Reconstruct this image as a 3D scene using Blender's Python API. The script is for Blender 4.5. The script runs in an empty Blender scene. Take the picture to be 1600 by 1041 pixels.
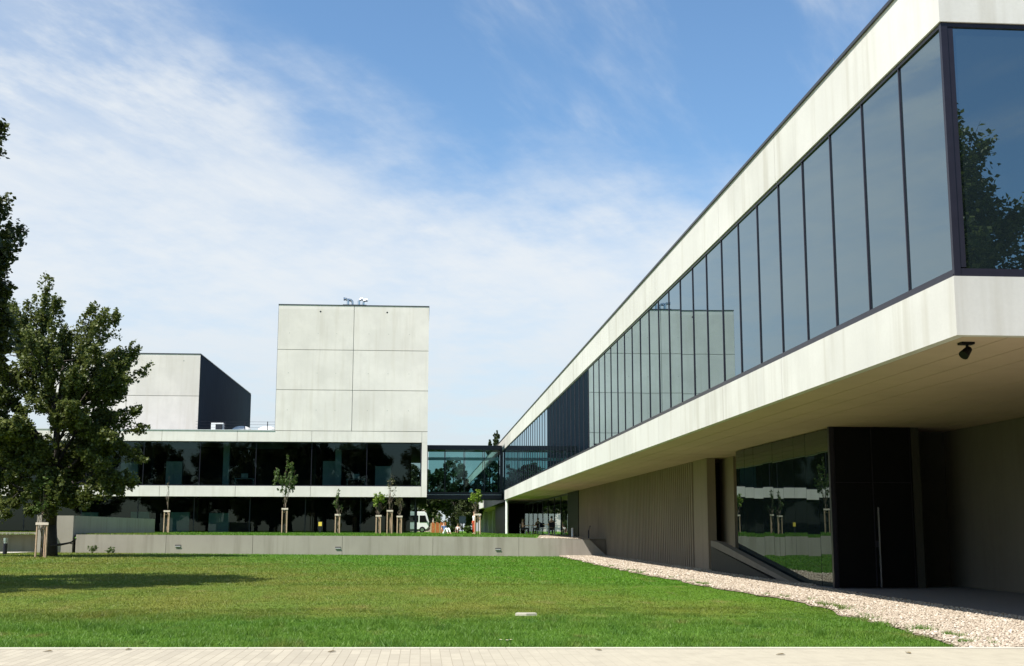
import bpy, math, random
import numpy as np
from mathutils import Vector, Matrix

R = math.radians
scene = bpy.context.scene
col = scene.collection
rnd = random.Random(7)

# ------------------------------------------------------------------ helpers
ORG = {}

def tag(o, label=None, cat=None, group=None, kind=None):
    if label: o['label'] = label
    if cat: o['category'] = cat
    if group: o['group'] = group
    if kind: o['kind'] = kind
    return o

def link(o, parent, org):
    col.objects.link(o)
    ORG[o] = Vector(org)
    if parent is not None:
        o.parent = parent
        o.location = ORG[o] - ORG[parent]
    else:
        o.location = ORG[o]
    return o

def thing(name, loc, label=None, cat=None, group=None, parent=None):
    o = bpy.data.objects.new(name, None)
    o.empty_display_size = 0.3
    link(o, parent, loc)
    return tag(o, label, cat, group)

class MB:
    def __init__(s):
        s.v = []; s.f = []
    def quad(s, *p):
        n = len(s.v); s.v += [tuple(q) for q in p]; s.f.append(tuple(range(n, n + len(p))))
        return s
    def box(s, x0, x1, y0, y1, z0, z1):
        n = len(s.v)
        s.v += [(x0,y0,z0),(x1,y0,z0),(x1,y1,z0),(x0,y1,z0),(x0,y0,z1),(x1,y0,z1),(x1,y1,z1),(x0,y1,z1)]
        s.f += [tuple(n+i for i in q) for q in ((0,3,2,1),(4,5,6,7),(0,1,5,4),(1,2,6,5),(2,3,7,6),(3,0,4,7))]
        return s
    def prism(s, poly, axis, a, b):
        """poly: list of 2d points; axis 0/1/2 = extrusion axis"""
        def P(u, w, t):
            return (t,u,w) if axis == 0 else (u,t,w) if axis == 1 else (u,w,t)
        n = len(s.v); k = len(poly)
        s.v += [P(u,w,a) for u,w in poly] + [P(u,w,b) for u,w in poly]
        s.f.append(tuple(n+i for i in range(k))[::-1]); s.f.append(tuple(n+k+i for i in range(k)))
        for i in range(k):
            j = (i+1) % k
            s.f.append((n+i, n+j, n+k+j, n+k+i))
        return s
    def tube(s, p0, p1, r0, r1=None, n=8, caps=True):
        r1 = r0 if r1 is None else r1
        p0, p1 = Vector(p0), Vector(p1)
        d = (p1-p0).normalized()
        a = d.orthogonal().normalized(); b = d.cross(a)
        k = len(s.v)
        for p, r in ((p0,r0),(p1,r1)):
            for i in range(n):
                t = 2*math.pi*i/n
                s.v.append(tuple(p + a*(r*math.cos(t)) + b*(r*math.sin(t))))
        for i in range(n):
            j = (i+1) % n
            s.f.append((k+i, k+j, k+n+j, k+n+i))
        if caps:
            s.f.append(tuple(k+i for i in range(n))[::-1]); s.f.append(tuple(k+n+i for i in range(n)))
        return s
    def path(s, pts, r, n=8):
        for i in range(len(pts)-1):
            ra = r[i] if isinstance(r, (list,tuple)) else r
            rb = r[i+1] if isinstance(r, (list,tuple)) else r
            s.tube(pts[i], pts[i+1], ra, rb, n)
        return s
    def ball(s, c, rx, ry, rz, n=10, m=6):
        k = len(s.v); c = Vector(c)
        s.v.append((c.x,c.y,c.z+rz))
        for i in range(1, m):
            a = math.pi*i/m
            for j in range(n):
                t = 2*math.pi*j/n
                s.v.append((c.x+rx*math.sin(a)*math.cos(t), c.y+ry*math.sin(a)*math.sin(t), c.z+rz*math.cos(a)))
        s.v.append((c.x,c.y,c.z-rz))
        for j in range(n):
            s.f.append((k, k+1+j, k+1+(j+1)%n))
        for i in range(m-2):
            for j in range(n):
                a = k+1+i*n+j; b = k+1+i*n+(j+1)%n
                s.f.append((a, a+n, b+n, b))
        e = len(s.v)-1
        for j in range(n):
            s.f.append((e, k+1+(m-2)*n+(j+1)%n, k+1+(m-2)*n+j))
        return s
    def build(s, name, mat, parent=None, org=None, smooth=False, bevel=0):
        if org is None:
            org = ORG[parent] if parent is not None else Vector((0,0,0))
        org = Vector(org)
        me = bpy.data.meshes.new(name)
        me.from_pydata([tuple(Vector(p)-org) for p in s.v], [], s.f)
        me.materials.append(mat)
        if smooth: me.polygons.foreach_set('use_smooth', [True]*len(me.polygons))
        me.update()
        o = bpy.data.objects.new(name, me)
        link(o, parent, org)
        if bevel:
            m = o.modifiers.new('bevel', 'BEVEL'); m.width = bevel; m.segments = 2; m.limit_method = 'ANGLE'
        return o

def np_obj(name, V, F, mat, parent=None, org=(0,0,0), smooth=False):
    V = np.asarray(V, np.float32); F = np.asarray(F, np.int32)
    me = bpy.data.meshes.new(name)
    k = F.shape[1]
    me.vertices.add(len(V)); me.vertices.foreach_set('co', V.ravel())
    me.loops.add(F.size); me.loops.foreach_set('vertex_index', F.ravel())
    me.polygons.add(len(F)); me.polygons.foreach_set('loop_start', np.arange(0, F.size, k, dtype=np.int32))
    me.polygons.foreach_set('loop_total', np.full(len(F), k, np.int32))
    if smooth: me.polygons.foreach_set('use_smooth', np.ones(len(F), bool))
    me.materials.append(mat)
    me.update(calc_edges=True); me.validate()
    o = bpy.data.objects.new(name, me)
    return link(o, parent, org)

def copy_tree(o, parent, loc):
    c = o.copy(); col.objects.link(c); ORG[c] = Vector(loc)
    if parent is not None:
        c.parent = parent
    c.location = loc
    for ch in list(o.children):
        d = ch.copy(); col.objects.link(d); d.parent = c; ORG[d] = Vector(loc)
        for g in list(ch.children):
            e = g.copy(); col.objects.link(e); e.parent = d; ORG[e] = Vector(loc)
    return c

# ------------------------------------------------------------------ materials
def newmat(name):
    m = bpy.data.materials.new(name); m.use_nodes = True
    nt = m.node_tree; nt.nodes.clear()
    out = nt.nodes.new('ShaderNodeOutputMaterial')
    return m, nt, out

def N(nt, t, **kw):
    n = nt.nodes.new(t)
    for k, v in kw.items():
        if k in n.inputs.keys() if isinstance(k, str) else False:
            n.inputs[k].default_value = v
        else:
            setattr(n, k, v)
    return n

def math_(nt, op, a, b=None, clamp=False):
    n = nt.nodes.new('ShaderNodeMath'); n.operation = op; n.use_clamp = clamp
    for i, v in enumerate((a, b)):
        if v is None: continue
        if isinstance(v, (int, float)): n.inputs[i].default_value = v
        else: nt.links.new(v, n.inputs[i])
    return n.outputs[0]

def mixc(nt, fac, a, b, mode='MIX'):
    n = nt.nodes.new('ShaderNodeMix'); n.data_type = 'RGBA'; n.blend_type = mode
    for sock, v in ((n.inputs[0], fac), (n.inputs[6], a), (n.inputs[7], b)):
        if isinstance(v, (int, float)): sock.default_value = v
        elif isinstance(v, tuple): sock.default_value = (*v, 1) if len(v) == 3 else v
        else: nt.links.new(v, sock)
    return n.outputs[2]

def pos(nt, scale=(1,1,1), loc=(0,0,0)):
    g = nt.nodes.new('ShaderNodeNewGeometry')
    m = nt.nodes.new('ShaderNodeMapping'); m.inputs['Scale'].default_value = scale; m.inputs['Location'].default_value = loc
    nt.links.new(g.outputs['Position'], m.inputs['Vector'])
    return m.outputs[0]

def noise(nt, vec, scale, detail=3, rough=.55):
    n = nt.nodes.new('ShaderNodeTexNoise'); n.inputs['Scale'].default_value = scale
    n.inputs['Detail'].default_value = detail; n.inputs['Roughness'].default_value = rough
    nt.links.new(vec, n.inputs['Vector'])
    return n.outputs['Fac']

def ramp(nt, fac, stops):
    r = nt.nodes.new('ShaderNodeValToRGB')
    while len(r.color_ramp.elements) < len(stops): r.color_ramp.elements.new(.5)
    for e, (p, c) in zip(r.color_ramp.elements, stops):
        e.position = p; e.color = (*c, 1) if len(c) == 3 else c
    nt.links.new(fac, r.inputs[0])
    return r.outputs[0]

def maprange(nt, v, a, b, c, d, smooth=True):
    n = nt.nodes.new('ShaderNodeMapRange')
    n.interpolation_type = 'SMOOTHSTEP' if smooth else 'LINEAR'
    for i, x in enumerate((a,b,c,d)): n.inputs[i+1].default_value = x
    nt.links.new(v, n.inputs[0])
    return n.outputs[0]

def bump(nt, h, strength=.3, dist=.02):
    b = nt.nodes.new('ShaderNodeBump'); b.inputs['Strength'].default_value = strength; b.inputs['Distance'].default_value = dist
    nt.links.new(h, b.inputs['Height'])
    return b.outputs[0]

def princ(nt, out, color, rough=.7, metal=0., normal=None, spec=.5):
    p = nt.nodes.new('ShaderNodeBsdfPrincipled')
    if isinstance(color, tuple): p.inputs['Base Color'].default_value = (*color, 1)
    else: nt.links.new(color, p.inputs['Base Color'])
    if isinstance(rough, (int,float)): p.inputs['Roughness'].default_value = rough
    else: nt.links.new(rough, p.inputs['Roughness'])
    p.inputs['Metallic'].default_value = metal
    p.inputs['Specular IOR Level'].default_value = spec
    if normal is not None: nt.links.new(normal, p.inputs['Normal'])
    nt.links.new(p.outputs[0], out.inputs[0])
    return p

def plain(name, color, rough=.6, metal=0., var=.12, scale=6., spec=.4):
    m, nt, out = newmat(name)
    v = pos(nt)
    f = noise(nt, v, scale, 4)
    c = mixc(nt, f, tuple(x*(1-var*1.6) for x in color), tuple(min(1,x*(1+var*1.6)) for x in color))
    princ(nt, out, c, rough, metal, bump(nt, f, .08), spec)
    return m

def concrete(name, base, dark=.72, streak=.5, tint=(1,.97,.9), bumpy=.12):
    m, nt, out = newmat(name)
    big = noise(nt, pos(nt, (.22,.22,.3)), 1., 5, .6)
    pat = noise(nt, pos(nt, (.9,.9,.5), (3,9,1)), 1., 5, .65)
    st = noise(nt, pos(nt, (2.2,2.2,.14), (5,1,2)), 1., 4, .6)
    fine = noise(nt, pos(nt), 22., 4, .7)
    b = tuple(base)
    d = tuple(x*dark*t for x, t in zip(base, tint))
    f1 = maprange(nt, big, .36, .64, 0, 1)
    f2 = maprange(nt, pat, .42, .72, 0, .6)
    f3 = maprange(nt, st, .48, .75, 0, streak)
    c = mixc(nt, f1, tuple(min(1,x*1.05) for x in b), tuple(x*.93 for x in b))
    c = mixc(nt, f2, c, tuple(x*.86 for x in b))
    c = mixc(nt, f3, c, d)
    c = mixc(nt, maprange(nt, fine, .3, .75, 0, .16), c, tuple(x*.7 for x in b))
    sv = nt.nodes.new('ShaderNodeVectorMath'); sv.operation = 'FLOOR'; nt.links.new(pos(nt, (1/6.09,1/4.7,1/3.3), (.94,.37,.2)), sv.inputs[0])
    wn = nt.nodes.new('ShaderNodeTexWhiteNoise'); wn.noise_dimensions = '3D'; nt.links.new(sv.outputs[0], wn.inputs['Vector'])
    c = mixc(nt, 1., c, ramp(nt, wn.outputs['Value'], [(0,(.90,.90,.89)),(1,(1.0,1.0,1.0))]), 'MULTIPLY')
    spot = noise(nt, pos(nt, (.55,.55,.55), (11,3,6)), 1., 6, .72)
    c = mixc(nt, maprange(nt, spot, .60, .74, 0, .35), c, d)
    princ(nt, out, c, .82, 0, bump(nt, fine, bumpy, .01), .3)
    return m

def dark_glass(name, ior=1.85, tint=(.78,.93,.98), base=(.010,.016,.018), gain=.62, lift=.04, rough=0.0):
    m, nt, out = newmat(name)
    g = nt.nodes.new('ShaderNodeBsdfGlossy'); g.inputs['Roughness'].default_value = rough
    g.inputs['Color'].default_value = (*tint, 1)
    # float glass is never quite flat
    wob = noise(nt, pos(nt, (.35,.35,.35)), 1., 2, .4)
    bn = bump(nt, wob, .05, .02)
    nt.links.new(bn, g.inputs['Normal'])
    d = nt.nodes.new('ShaderNodeBsdfDiffuse'); d.inputs['Color'].default_value = (*base, 1)
    fr = nt.nodes.new('ShaderNodeFresnel'); fr.inputs['IOR'].default_value = ior
    fac = math_(nt, 'ADD', math_(nt, 'MULTIPLY', fr.outputs[0], gain), lift)
    mx = nt.nodes.new('ShaderNodeMixShader')
    nt.links.new(fac, mx.inputs[0]); nt.links.new(d.outputs[0], mx.inputs[1]); nt.links.new(g.outputs[0], mx.inputs[2])
    nt.links.new(mx.outputs[0], out.inputs[0])
    return m

def clear_glass(name, tint=(.42,.58,.55), ior=1.45, gain=1.):
    m, nt, out = newmat(name)
    t = nt.nodes.new('ShaderNodeBsdfTransparent'); t.inputs['Color'].default_value = (*tint, 1)
    g = nt.nodes.new('ShaderNodeBsdfGlossy'); g.inputs['Roughness'].default_value = 0.0
    g.inputs['Color'].default_value = (.9,1,1,1)
    fr = nt.nodes.new('ShaderNodeFresnel'); fr.inputs['IOR'].default_value = ior
    mx = nt.nodes.new('ShaderNodeMixShader')
    nt.links.new(math_(nt, 'MULTIPLY', fr.outputs[0], gain, True), mx.inputs[0])
    nt.links.new(t.outputs[0], mx.inputs[1]); nt.links.new(g.outputs[0], mx.inputs[2])
    nt.links.new(mx.outputs[0], out.inputs[0])
    return m

def leafmat(name, c0, c1, c2, trans=.25, rough=.5):
    m, nt, out = newmat(name)
    g = nt.nodes.new('ShaderNodeNewGeometry')
    c = ramp(nt, g.outputs['Random Per Island'], [(0,c0),(.5,c1),(1,c2)])
    cl = noise(nt, pos(nt), .8, 2)
    c = mixc(nt, maprange(nt, cl, .35, .65, 0, .5), c, tuple(x*.62 for x in c1))
    p = nt.nodes.new('ShaderNodeBsdfPrincipled'); p.inputs['Roughness'].default_value = rough
    p.inputs['Specular IOR Level'].default_value = .35
    nt.links.new(c, p.inputs['Base Color'])
    t = nt.nodes.new('ShaderNodeBsdfTranslucent'); nt.links.new(c, t.inputs['Color'])
    mx = nt.nodes.new('ShaderNodeMixShader'); mx.inputs[0].default_value = trans
    nt.links.new(p.outputs[0], mx.inputs[1]); nt.links.new(t.outputs[0], mx.inputs[2])
    nt.links.new(mx.outputs[0], out.inputs[0])
    return m

def grass_colors(nt):
    """lawn colour from where it grows: lush strip by the walk, olive mown middle, bright green far right"""
    g = nt.nodes.new('ShaderNodeNewGeometry')
    s = nt.nodes.new('ShaderNodeSeparateXYZ'); nt.links.new(g.outputs['Position'], s.inputs[0])
    x, y = s.outputs[0], s.outputs[1]
    w = noise(nt, pos(nt, (.25,.12,.2)), 1., 4, .6)
    wob = math_(nt, 'MULTIPLY', math_(nt, 'SUBTRACT', w, .5), 6.)
    lush = maprange(nt, math_(nt, 'ADD', y, math_(nt, 'MULTIPLY', wob, .8)), 18.6, 22.6, 1, 0)
    far = maprange(nt, math_(nt, 'ADD', math_(nt, 'ADD', y, math_(nt, 'MULTIPLY', x, 2.2)), math_(nt, 'MULTIPLY', wob, 3.)), 27, 50, 0, 1)
    patch = noise(nt, pos(nt, (.5,.22,.5), (4,2,0)), 1., 4, .6)
    c = mixc(nt, maprange(nt, patch, .3, .7, 0, 1), C_OLIVE, C_MID)
    c = mixc(nt, math_(nt, 'MULTIPLY', far, .85), c, C_VIVID)
    c = mixc(nt, math_(nt, 'MULTIPLY', lush, .8), c, C_LUSH)
    clump = noise(nt, pos(nt, (1.6,.9,1), (3,1,0)), 1., 4, .65)
    c = mixc(nt, math_(nt, 'MULTIPLY', maprange(nt, clump, .52, .68, 0, .6), lush), c, (.052,.140,.018))
    dry = noise(nt, pos(nt, (1.3,.5,1), (7,7,0)), 1., 3, .6)
    c = mixc(nt, maprange(nt, dry, .56, .75, 0, .55), c, C_DRY)
    return c
C_OLIVE = (.165,.180,.030); C_MID = (.118,.180,.024); C_VIVID = (.078,.196,.012); C_LUSH = (.106,.226,.026); C_DRY = (.235,.20,.07)

def grassmat(name, blade):
    m, nt, out = newmat(name)
    c = grass_colors(nt)
    if blade:
        g = nt.nodes.new('ShaderNodeNewGeometry')
        c = mixc(nt, 1., c, ramp(nt, g.outputs['Random Per Island'], [(0,(.70,.78,.6)),(.45,(1,1,1)),(.9,(1.2,1.14,1.1)),(.97,(1.6,1.35,1.3))]), 'MULTIPLY')
        p = nt.nodes.new('ShaderNodeBsdfPrincipled'); p.inputs['Roughness'].default_value = .5
        p.inputs['Specular IOR Level'].default_value = .3
        nt.links.new(c, p.inputs['Base Color'])
        t = nt.nodes.new('ShaderNodeBsdfTranslucent'); nt.links.new(c, t.inputs['Color'])
        mx = nt.nodes.new('ShaderNodeMixShader'); mx.inputs[0].default_value = .35
        nt.links.new(p.outputs[0], mx.inputs[1]); nt.links.new(t.outputs[0], mx.inputs[2])
        nt.links.new(mx.outputs[0], out.inputs[0])
    else:
        f = noise(nt, pos(nt, (6,3,6)), 3., 5, .75)
        f2 = noise(nt, pos(nt), 30., 3, .7)
        c = mixc(nt, maprange(nt, f, .35, .7, 0, .55), c, mixc(nt, 1., c, (.45,.5,.4), 'MULTIPLY'))
        h = math_(nt, 'ADD', f, f2)
        princ(nt, out, c, .9, 0, bump(nt, h, .6, .05), .1)
    return m

M = {}
M['concrete'] = concrete('concrete', (.605,.59,.545), .74, .7)
M['concrete_tower'] = concrete('concrete_tower', (.74,.68,.62), .80, .55)
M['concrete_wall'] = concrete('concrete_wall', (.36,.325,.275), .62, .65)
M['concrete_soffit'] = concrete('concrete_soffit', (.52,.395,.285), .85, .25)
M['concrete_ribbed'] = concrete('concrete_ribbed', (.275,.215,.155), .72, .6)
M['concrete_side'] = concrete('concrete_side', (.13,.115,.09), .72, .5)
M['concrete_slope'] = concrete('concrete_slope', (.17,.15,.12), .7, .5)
M['concrete_shaded'] = concrete('concrete_shaded', (.05,.047,.036), .7, .5)  # near-black concrete: the shade of the deep recesses is put into its colour
M['joint'] = plain('joint', (.36,.345,.31), .9)
M['frame'] = plain('frame', (.022,.020,.030), .35, .3)
M['black'] = plain('black_panel', (.004,.004,.004), .5, 0, .1, 6, .15)
M['cladding'] = plain('dark_cladding', (.030,.043,.064), .75, 0, .12, .6, .12)
M['cap'] = plain('cap_metal', (.05,.05,.055), .4, .5)
M['cap_light'] = plain('cap_light', (.5,.5,.5), .5, .2)
M['mirror'] = dark_glass('facade_glass', 2.7, (.76,.93,1.0), gain=1.2, lift=0.)
M['mirror_low'] = dark_glass('lower_glass', 2.3, (.82,.92,.9), gain=.84, lift=.0)
M['clear'] = clear_glass('office_glass', (.30,.40,.39), 1.45)
M['bridge_glass'] = clear_glass('bridge_glass', (.42,.60,.60), 1.4)
M['cafe_glass'] = clear_glass('cafe_glass', (.6,.68,.62), 1.5)
M['int_dark'] = plain('interior_dark', (.035,.04,.042), .8)
M['int_mid'] = plain('interior_mid', (.12,.13,.13), .8)
M['int_white'] = plain('interior_white', (.55,.6,.58), .6)
M['light_recess'] = plain('light_recess', (.10,.095,.09), .6)
M['steel'] = plain('steel', (.55,.56,.58), .25, .9)
M['white'] = plain('white_paint', (.78,.78,.76), .5, 0, .04)
M['wood'] = plain('stake_wood', (.42,.29,.19), .8, 0, .25, 9)
M['woodend'] = plain('crossbar_wood', (.62,.52,.42), .8, 0, .15, 9)
M['bark'] = plain('bark', (.032,.026,.021), .9, 0, .3, 7)
M['twig'] = plain('young_bark', (.13,.10,.07), .9, 0, .3, 7)
M['yellow'] = plain('yellow_paint', (.75,.55,.08), .5)
M['orange'] = plain('orange_boards', (.45,.13,.035), .7, 0, .3, 3)
M['tan'] = plain('tan_boards', (.38,.25,.11), .8, 0, .2, 3)
M['leaf'] = leafmat('linden_leaf', (.062,.084,.019), (.098,.122,.026), (.165,.180,.046), .36)
M['leaf_near'] = leafmat('near_leaf', (.034,.046,.013), (.052,.068,.017), (.084,.098,.027), .25)
M['leaf_young'] = leafmat('young_leaf', (.05,.085,.018), (.075,.12,.024), (.11,.16,.035), .3)
M['leaf_lime'] = leafmat('lime_leaf', (.14,.21,.02), (.20,.29,.03), (.27,.36,.05), .35)
M['leaf_olive'] = leafmat('olive_leaf', (.07,.075,.025), (.10,.10,.035), (.14,.13,.05), .25)
M['leaf_far'] = leafmat('far_leaf', (.040,.055,.018), (.055,.075,.022), (.085,.10,.032), .2)
M['grass'] = grassmat('grass_blades', True)
M['lawn'] = grassmat('lawn_soil_and_grass', False)

def stone_mat():
    m, nt, out = newmat('limestone_gravel')
    g = nt.nodes.new('ShaderNodeNewGeometry')
    c = ramp(nt, g.outputs['Random Per Island'], [(0,(.13,.10,.07)),(.1,(.27,.215,.16)),(.5,(.37,.305,.23)),(.85,(.45,.385,.30)),(1,(.58,.53,.45))])
    f = noise(nt, pos(nt), 40., 3)
    c = mixc(nt, maprange(nt, f, .4, .7, 0, .35), c, (.38,.30,.23))
    princ(nt, out, c, .85, 0, bump(nt, f, .2, .005), .2)
    return m
M['stone'] = stone_mat()
M['gravel_base'] = plain('gravel_base', (.26,.205,.15), .95, 0, .35, 14)

def paver_mat():
    m, nt, out = newmat('narrow_pavers')
    v = pos(nt, (1,1,1))
    # bricks laid with their long side towards the buildings
    r = nt.nodes.new('ShaderNodeMapping'); r.inputs['Rotation'].default_value = (0,0,R(90))
    nt.links.new(v, r.inputs['Vector'])
    b = nt.nodes.new('ShaderNodeTexBrick'); nt.links.new(r.outputs[0], b.inputs['Vector'])
    b.inputs['Scale'].default_value = 1.; b.inputs['Brick Width'].default_value = .62; b.inputs['Row Height'].default_value = .112
    b.inputs['Mortar Size'].default_value = .0035; b.inputs['Mortar Smooth'].default_value = .3; b.inputs['Bias'].default_value = 0
    b.inputs['Color1'].default_value = (.40,.355,.27,1); b.inputs['Color2'].default_value = (.335,.295,.225,1); b.inputs['Mortar'].default_value = (.17,.14,.10,1)
    s = nt.nodes.new('ShaderNodeSeparateXYZ'); g = nt.nodes.new('ShaderNodeNewGeometry'); nt.links.new(g.outputs['Position'], s.inputs[0])
    wear = maprange(nt, s.outputs[0], -1.5, 3.0, 0, .8)       # the right-hand half is cast in one piece
    c = mixc(nt, wear, b.outputs['Color'], (.385,.345,.26))
    f = noise(nt, pos(nt), 3.5, 5, .65); f2 = noise(nt, pos(nt), 45., 3, .6)
    c = mixc(nt, maprange(nt, f, .42, .72, 0, .55), c, (.30,.265,.20))
    c = mixc(nt, maprange(nt, f2, .5, .8, 0, .3), c, (.29,.25,.19))
    princ(nt, out, c, .85, 0, bump(nt, f2, .2, .004), .3)
    return m
M['paver'] = paver_mat()
M['kerb'] = plain('kerb_concrete', (.47,.43,.35), .85, 0, .1, 8)
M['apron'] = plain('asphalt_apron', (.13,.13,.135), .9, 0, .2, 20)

# ------------------------------------------------------------------ ground
def gz(x, y):
    """gentle rise of the lower lawn towards the far left"""
    t = np.clip((np.asarray(y, float)-20)/45, 0, 1); t = t*t*(3-2*t)
    return .0078*np.clip(6-np.asarray(x, float), 0, 40)*t

def walltop(x):
    return float(np.interp(x, [-40,-17,4,7.9,9.4], [1.22,1.13,1.04,.95,.88]))

def uz(x, y):
    a = np.interp(x, [-40,-17,4,7.9,9.4,20], [1.20,1.11,1.02,.94,.88,.88])
    t = np.clip((np.asarray(y, float)-67)/30, 0, 1)
    return a*(1-t) + t*np.interp(x, [-40,0,12], [1.17,1.10,1.0])

def edge_y(x): return 14.93 - .05*x

def grid(name, xs, ys, zf, mat, label, cat, kind='structure'):
    X, Y = np.meshgrid(xs, ys)
    Z = np.vectorize(lambda a, b: float(zf(a, b)))(X, Y)
    V = np.stack([X, Y, Z], -1).reshape(-1, 3)
    nx, ny = len(xs), len(ys)
    i = np.arange(nx-1)[None, :] + nx*np.arange(ny-1)[:, None]
    F = np.stack([i, i+1, i+nx+1, i+nx], -1).reshape(-1, 4)
    o = np_obj(name, V, F, mat, smooth=True)
    return tag(o, label, cat, None, kind)

g = MB().quad((-1500,-1500,-.08),(1500,-1500,-.08),(1500,1500,-.08),(-1500,1500,-.08)).build('ground', M['lawn'])
tag(g, 'open grassy ground reaching to the horizon', 'ground', None, 'structure')
grid('lower_lawn', np.linspace(-75, 9.0, 60), np.linspace(12.0, 67.2, 60), lambda x, y: gz(x, y)+.0, M['lawn'],
     'wide mown lower lawn in front of the low concrete wall', 'lawn')
grid('upper_lawn', np.linspace(-75, 12.5, 50), np.linspace(67.3, 215, 50), lambda x, y: uz(x, y), M['lawn'],
     'raised upper lawn between the concrete wall and the buildings', 'lawn')
mb = MB()
mb.quad((-60,-9,.03),(60,-9,.03),(60,edge_y(60)-.14,.03),(-60,edge_y(-60)-.14,.03))
tag(mb.build('pavement', M['paver']), 'cream walkway of narrow pavers along the bottom edge', 'pavement', None, 'structure')
mb = MB(); n = 0
for i in range(60):
    x0 = -30+i*1.0; x1 = x0+.994
    mb.v += [(x0,edge_y(x0)-.138,-.05),(x1,edge_y(x1)-.138,-.05),(x1,edge_y(x1),-.05),(x0,edge_y(x0),-.05),
             (x0,edge_y(x0)-.138,.042),(x1,edge_y(x1)-.138,.042),(x1,edge_y(x1),.042),(x0,edge_y(x0),.042)]
    k = len(mb.v)-8
    mb.f += [tuple(k+j for j in q) for q in ((0,3,2,1),(4,5,6,7),(0,1,5,4),(1,2,6,5),(2,3,7,6),(3,0,4,7))]
tag(mb.build('kerb', M['kerb']), 'pale concrete kerb between walkway and lawn', 'kerb', None, 'structure')
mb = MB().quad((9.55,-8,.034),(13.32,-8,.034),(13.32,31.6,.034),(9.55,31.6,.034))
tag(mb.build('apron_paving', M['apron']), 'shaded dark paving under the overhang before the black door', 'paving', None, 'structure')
mb = MB()
for i in range(8):
    y0 = 66.0-i*.0
mb.quad((-75,62.9,.262),(-20.6,64.0,.232),(-20.0,66.6,.245),(-75,66.6,.30))
tag(mb.build('path', M['kerb']), 'bright path strip running left along the wall base', 'path', None, 'structure')
mb = MB().quad((6.2,67.36,.975),(9.93,67.36,.925),(9.93,84.6,1.03),(8.0,84.6,1.06))
tag(mb.build('terrace_gravel_bed', M['gravel_base']), 'pale gravel patch on top beside the ribbed wall', 'gravel bed', None, 'structure')

# grass blades
def blades(rng, x, y, z, h, w, lean=.5):
    n = len(x)
    a = rng.uniform(0, 2*np.pi, n)
    hh = h*rng.uniform(.55, 1.25, n); ww = w*rng.uniform(.7, 1.3, n)
    la = rng.uniform(0, 2*np.pi, n); ll = hh*rng.uniform(0, lean, n)
    dx, dy = np.cos(a)*ww/2, np.sin(a)*ww/2
    V = np.empty((n, 3, 3), np.float32)
    V[:,0] = np.stack([x-dx, y-dy, z], -1)
    V[:,1] = np.stack([x+dx, y+dy, z], -1)
    V[:,2] = np.stack([x+np.cos(la)*ll, y+np.sin(la)*ll, z+hh], -1)
    return V.reshape(-1, 3)

rng = np.random.default_rng(3)
parts = []
def vnoise(x, y, s, seed):
    r = np.random.default_rng(seed); T = r.random((64, 64))
    u, v = np.asarray(x)/s, np.asarray(y)/s
    i, j = np.floor(u).astype(int), np.floor(v).astype(int); a, b = u-i, v-j
    a = a*a*(3-2*a); b = b*b*(3-2*b)
    g = lambda p, q: T[p % 64, q % 64]
    return (g(i,j)*(1-a)+g(i+1,j)*a)*(1-b) + (g(i,j+1)*(1-a)+g(i+1,j+1)*a)*b
def lawn_edge(y):
    y = np.asarray(y, float)
    return np.interp(y, [13,15,18,22,25,30,38,50,67], [6.1,6.5,6.95,7.35,7.5,7.25,7.05,7.2,7.5]) + .30*(vnoise(y, y*0+3, 2.3, 5)-.5) + .22*(vnoise(y, y*0+9, .7, 6)-.5)
def field(y0, y1, xl, xr, n, h, w, lean, lushgain=0.):
    y = rng.uniform(y0, y1, n)
    x = rng.uniform(0, 1, n)*(xr(y)-xl(y)) + xl(y)
    k = y > edge_y(x)+.015
    x, y = x[k], y[k]
    k = x < lawn_edge(y) + rng.exponential(.07, len(x))
    x, y = x[k], y[k]
    k = ~((np.abs(x-1.74) < .22) & (np.abs(y-20.9) < .3)) & ~((np.abs(x-1.04) < .12) & (y > 14.9) & (y < 15.32))
    x, y = x[k], y[k]
    hh = h*np.ones(len(x))
    if lushgain:
        cl = vnoise(x, y, .55, 11)*.6+vnoise(x, y, .2, 12)*.4
        hh = hh*(.55+lushgain*np.clip(cl-.42, 0, 1)*3.0)
        hh *= np.clip((y-edge_y(x))/.35, .45, 1)
        if y1 < 24:
            lim = 20.1+2.2*(vnoise(x, y, 1.6, 21)-.5)+1.6*(vnoise(x, y, .5, 22)-.5)
            hh *= np.clip(1.15-(y-lim)/.9, .35, 1)
    parts.append(blades(rng, x, y, gz(x, y)-.005, hh, w, lean))
XL = lambda y: -.36*y-2.0
XR = lambda y: 8.9+0*y
field(14.2, 23.0, XL, XR, 400000, .058, .0105, 1.35, 1.0)
field(18.2, 33, XL, XR, 235000, .045, .013, 1.5, .3)
field(32, 50, XL, XR, 110000, .045, .022, 1.6)
field(48, 67, XL, XR, 70000, .05, .032, 1.6)
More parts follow.
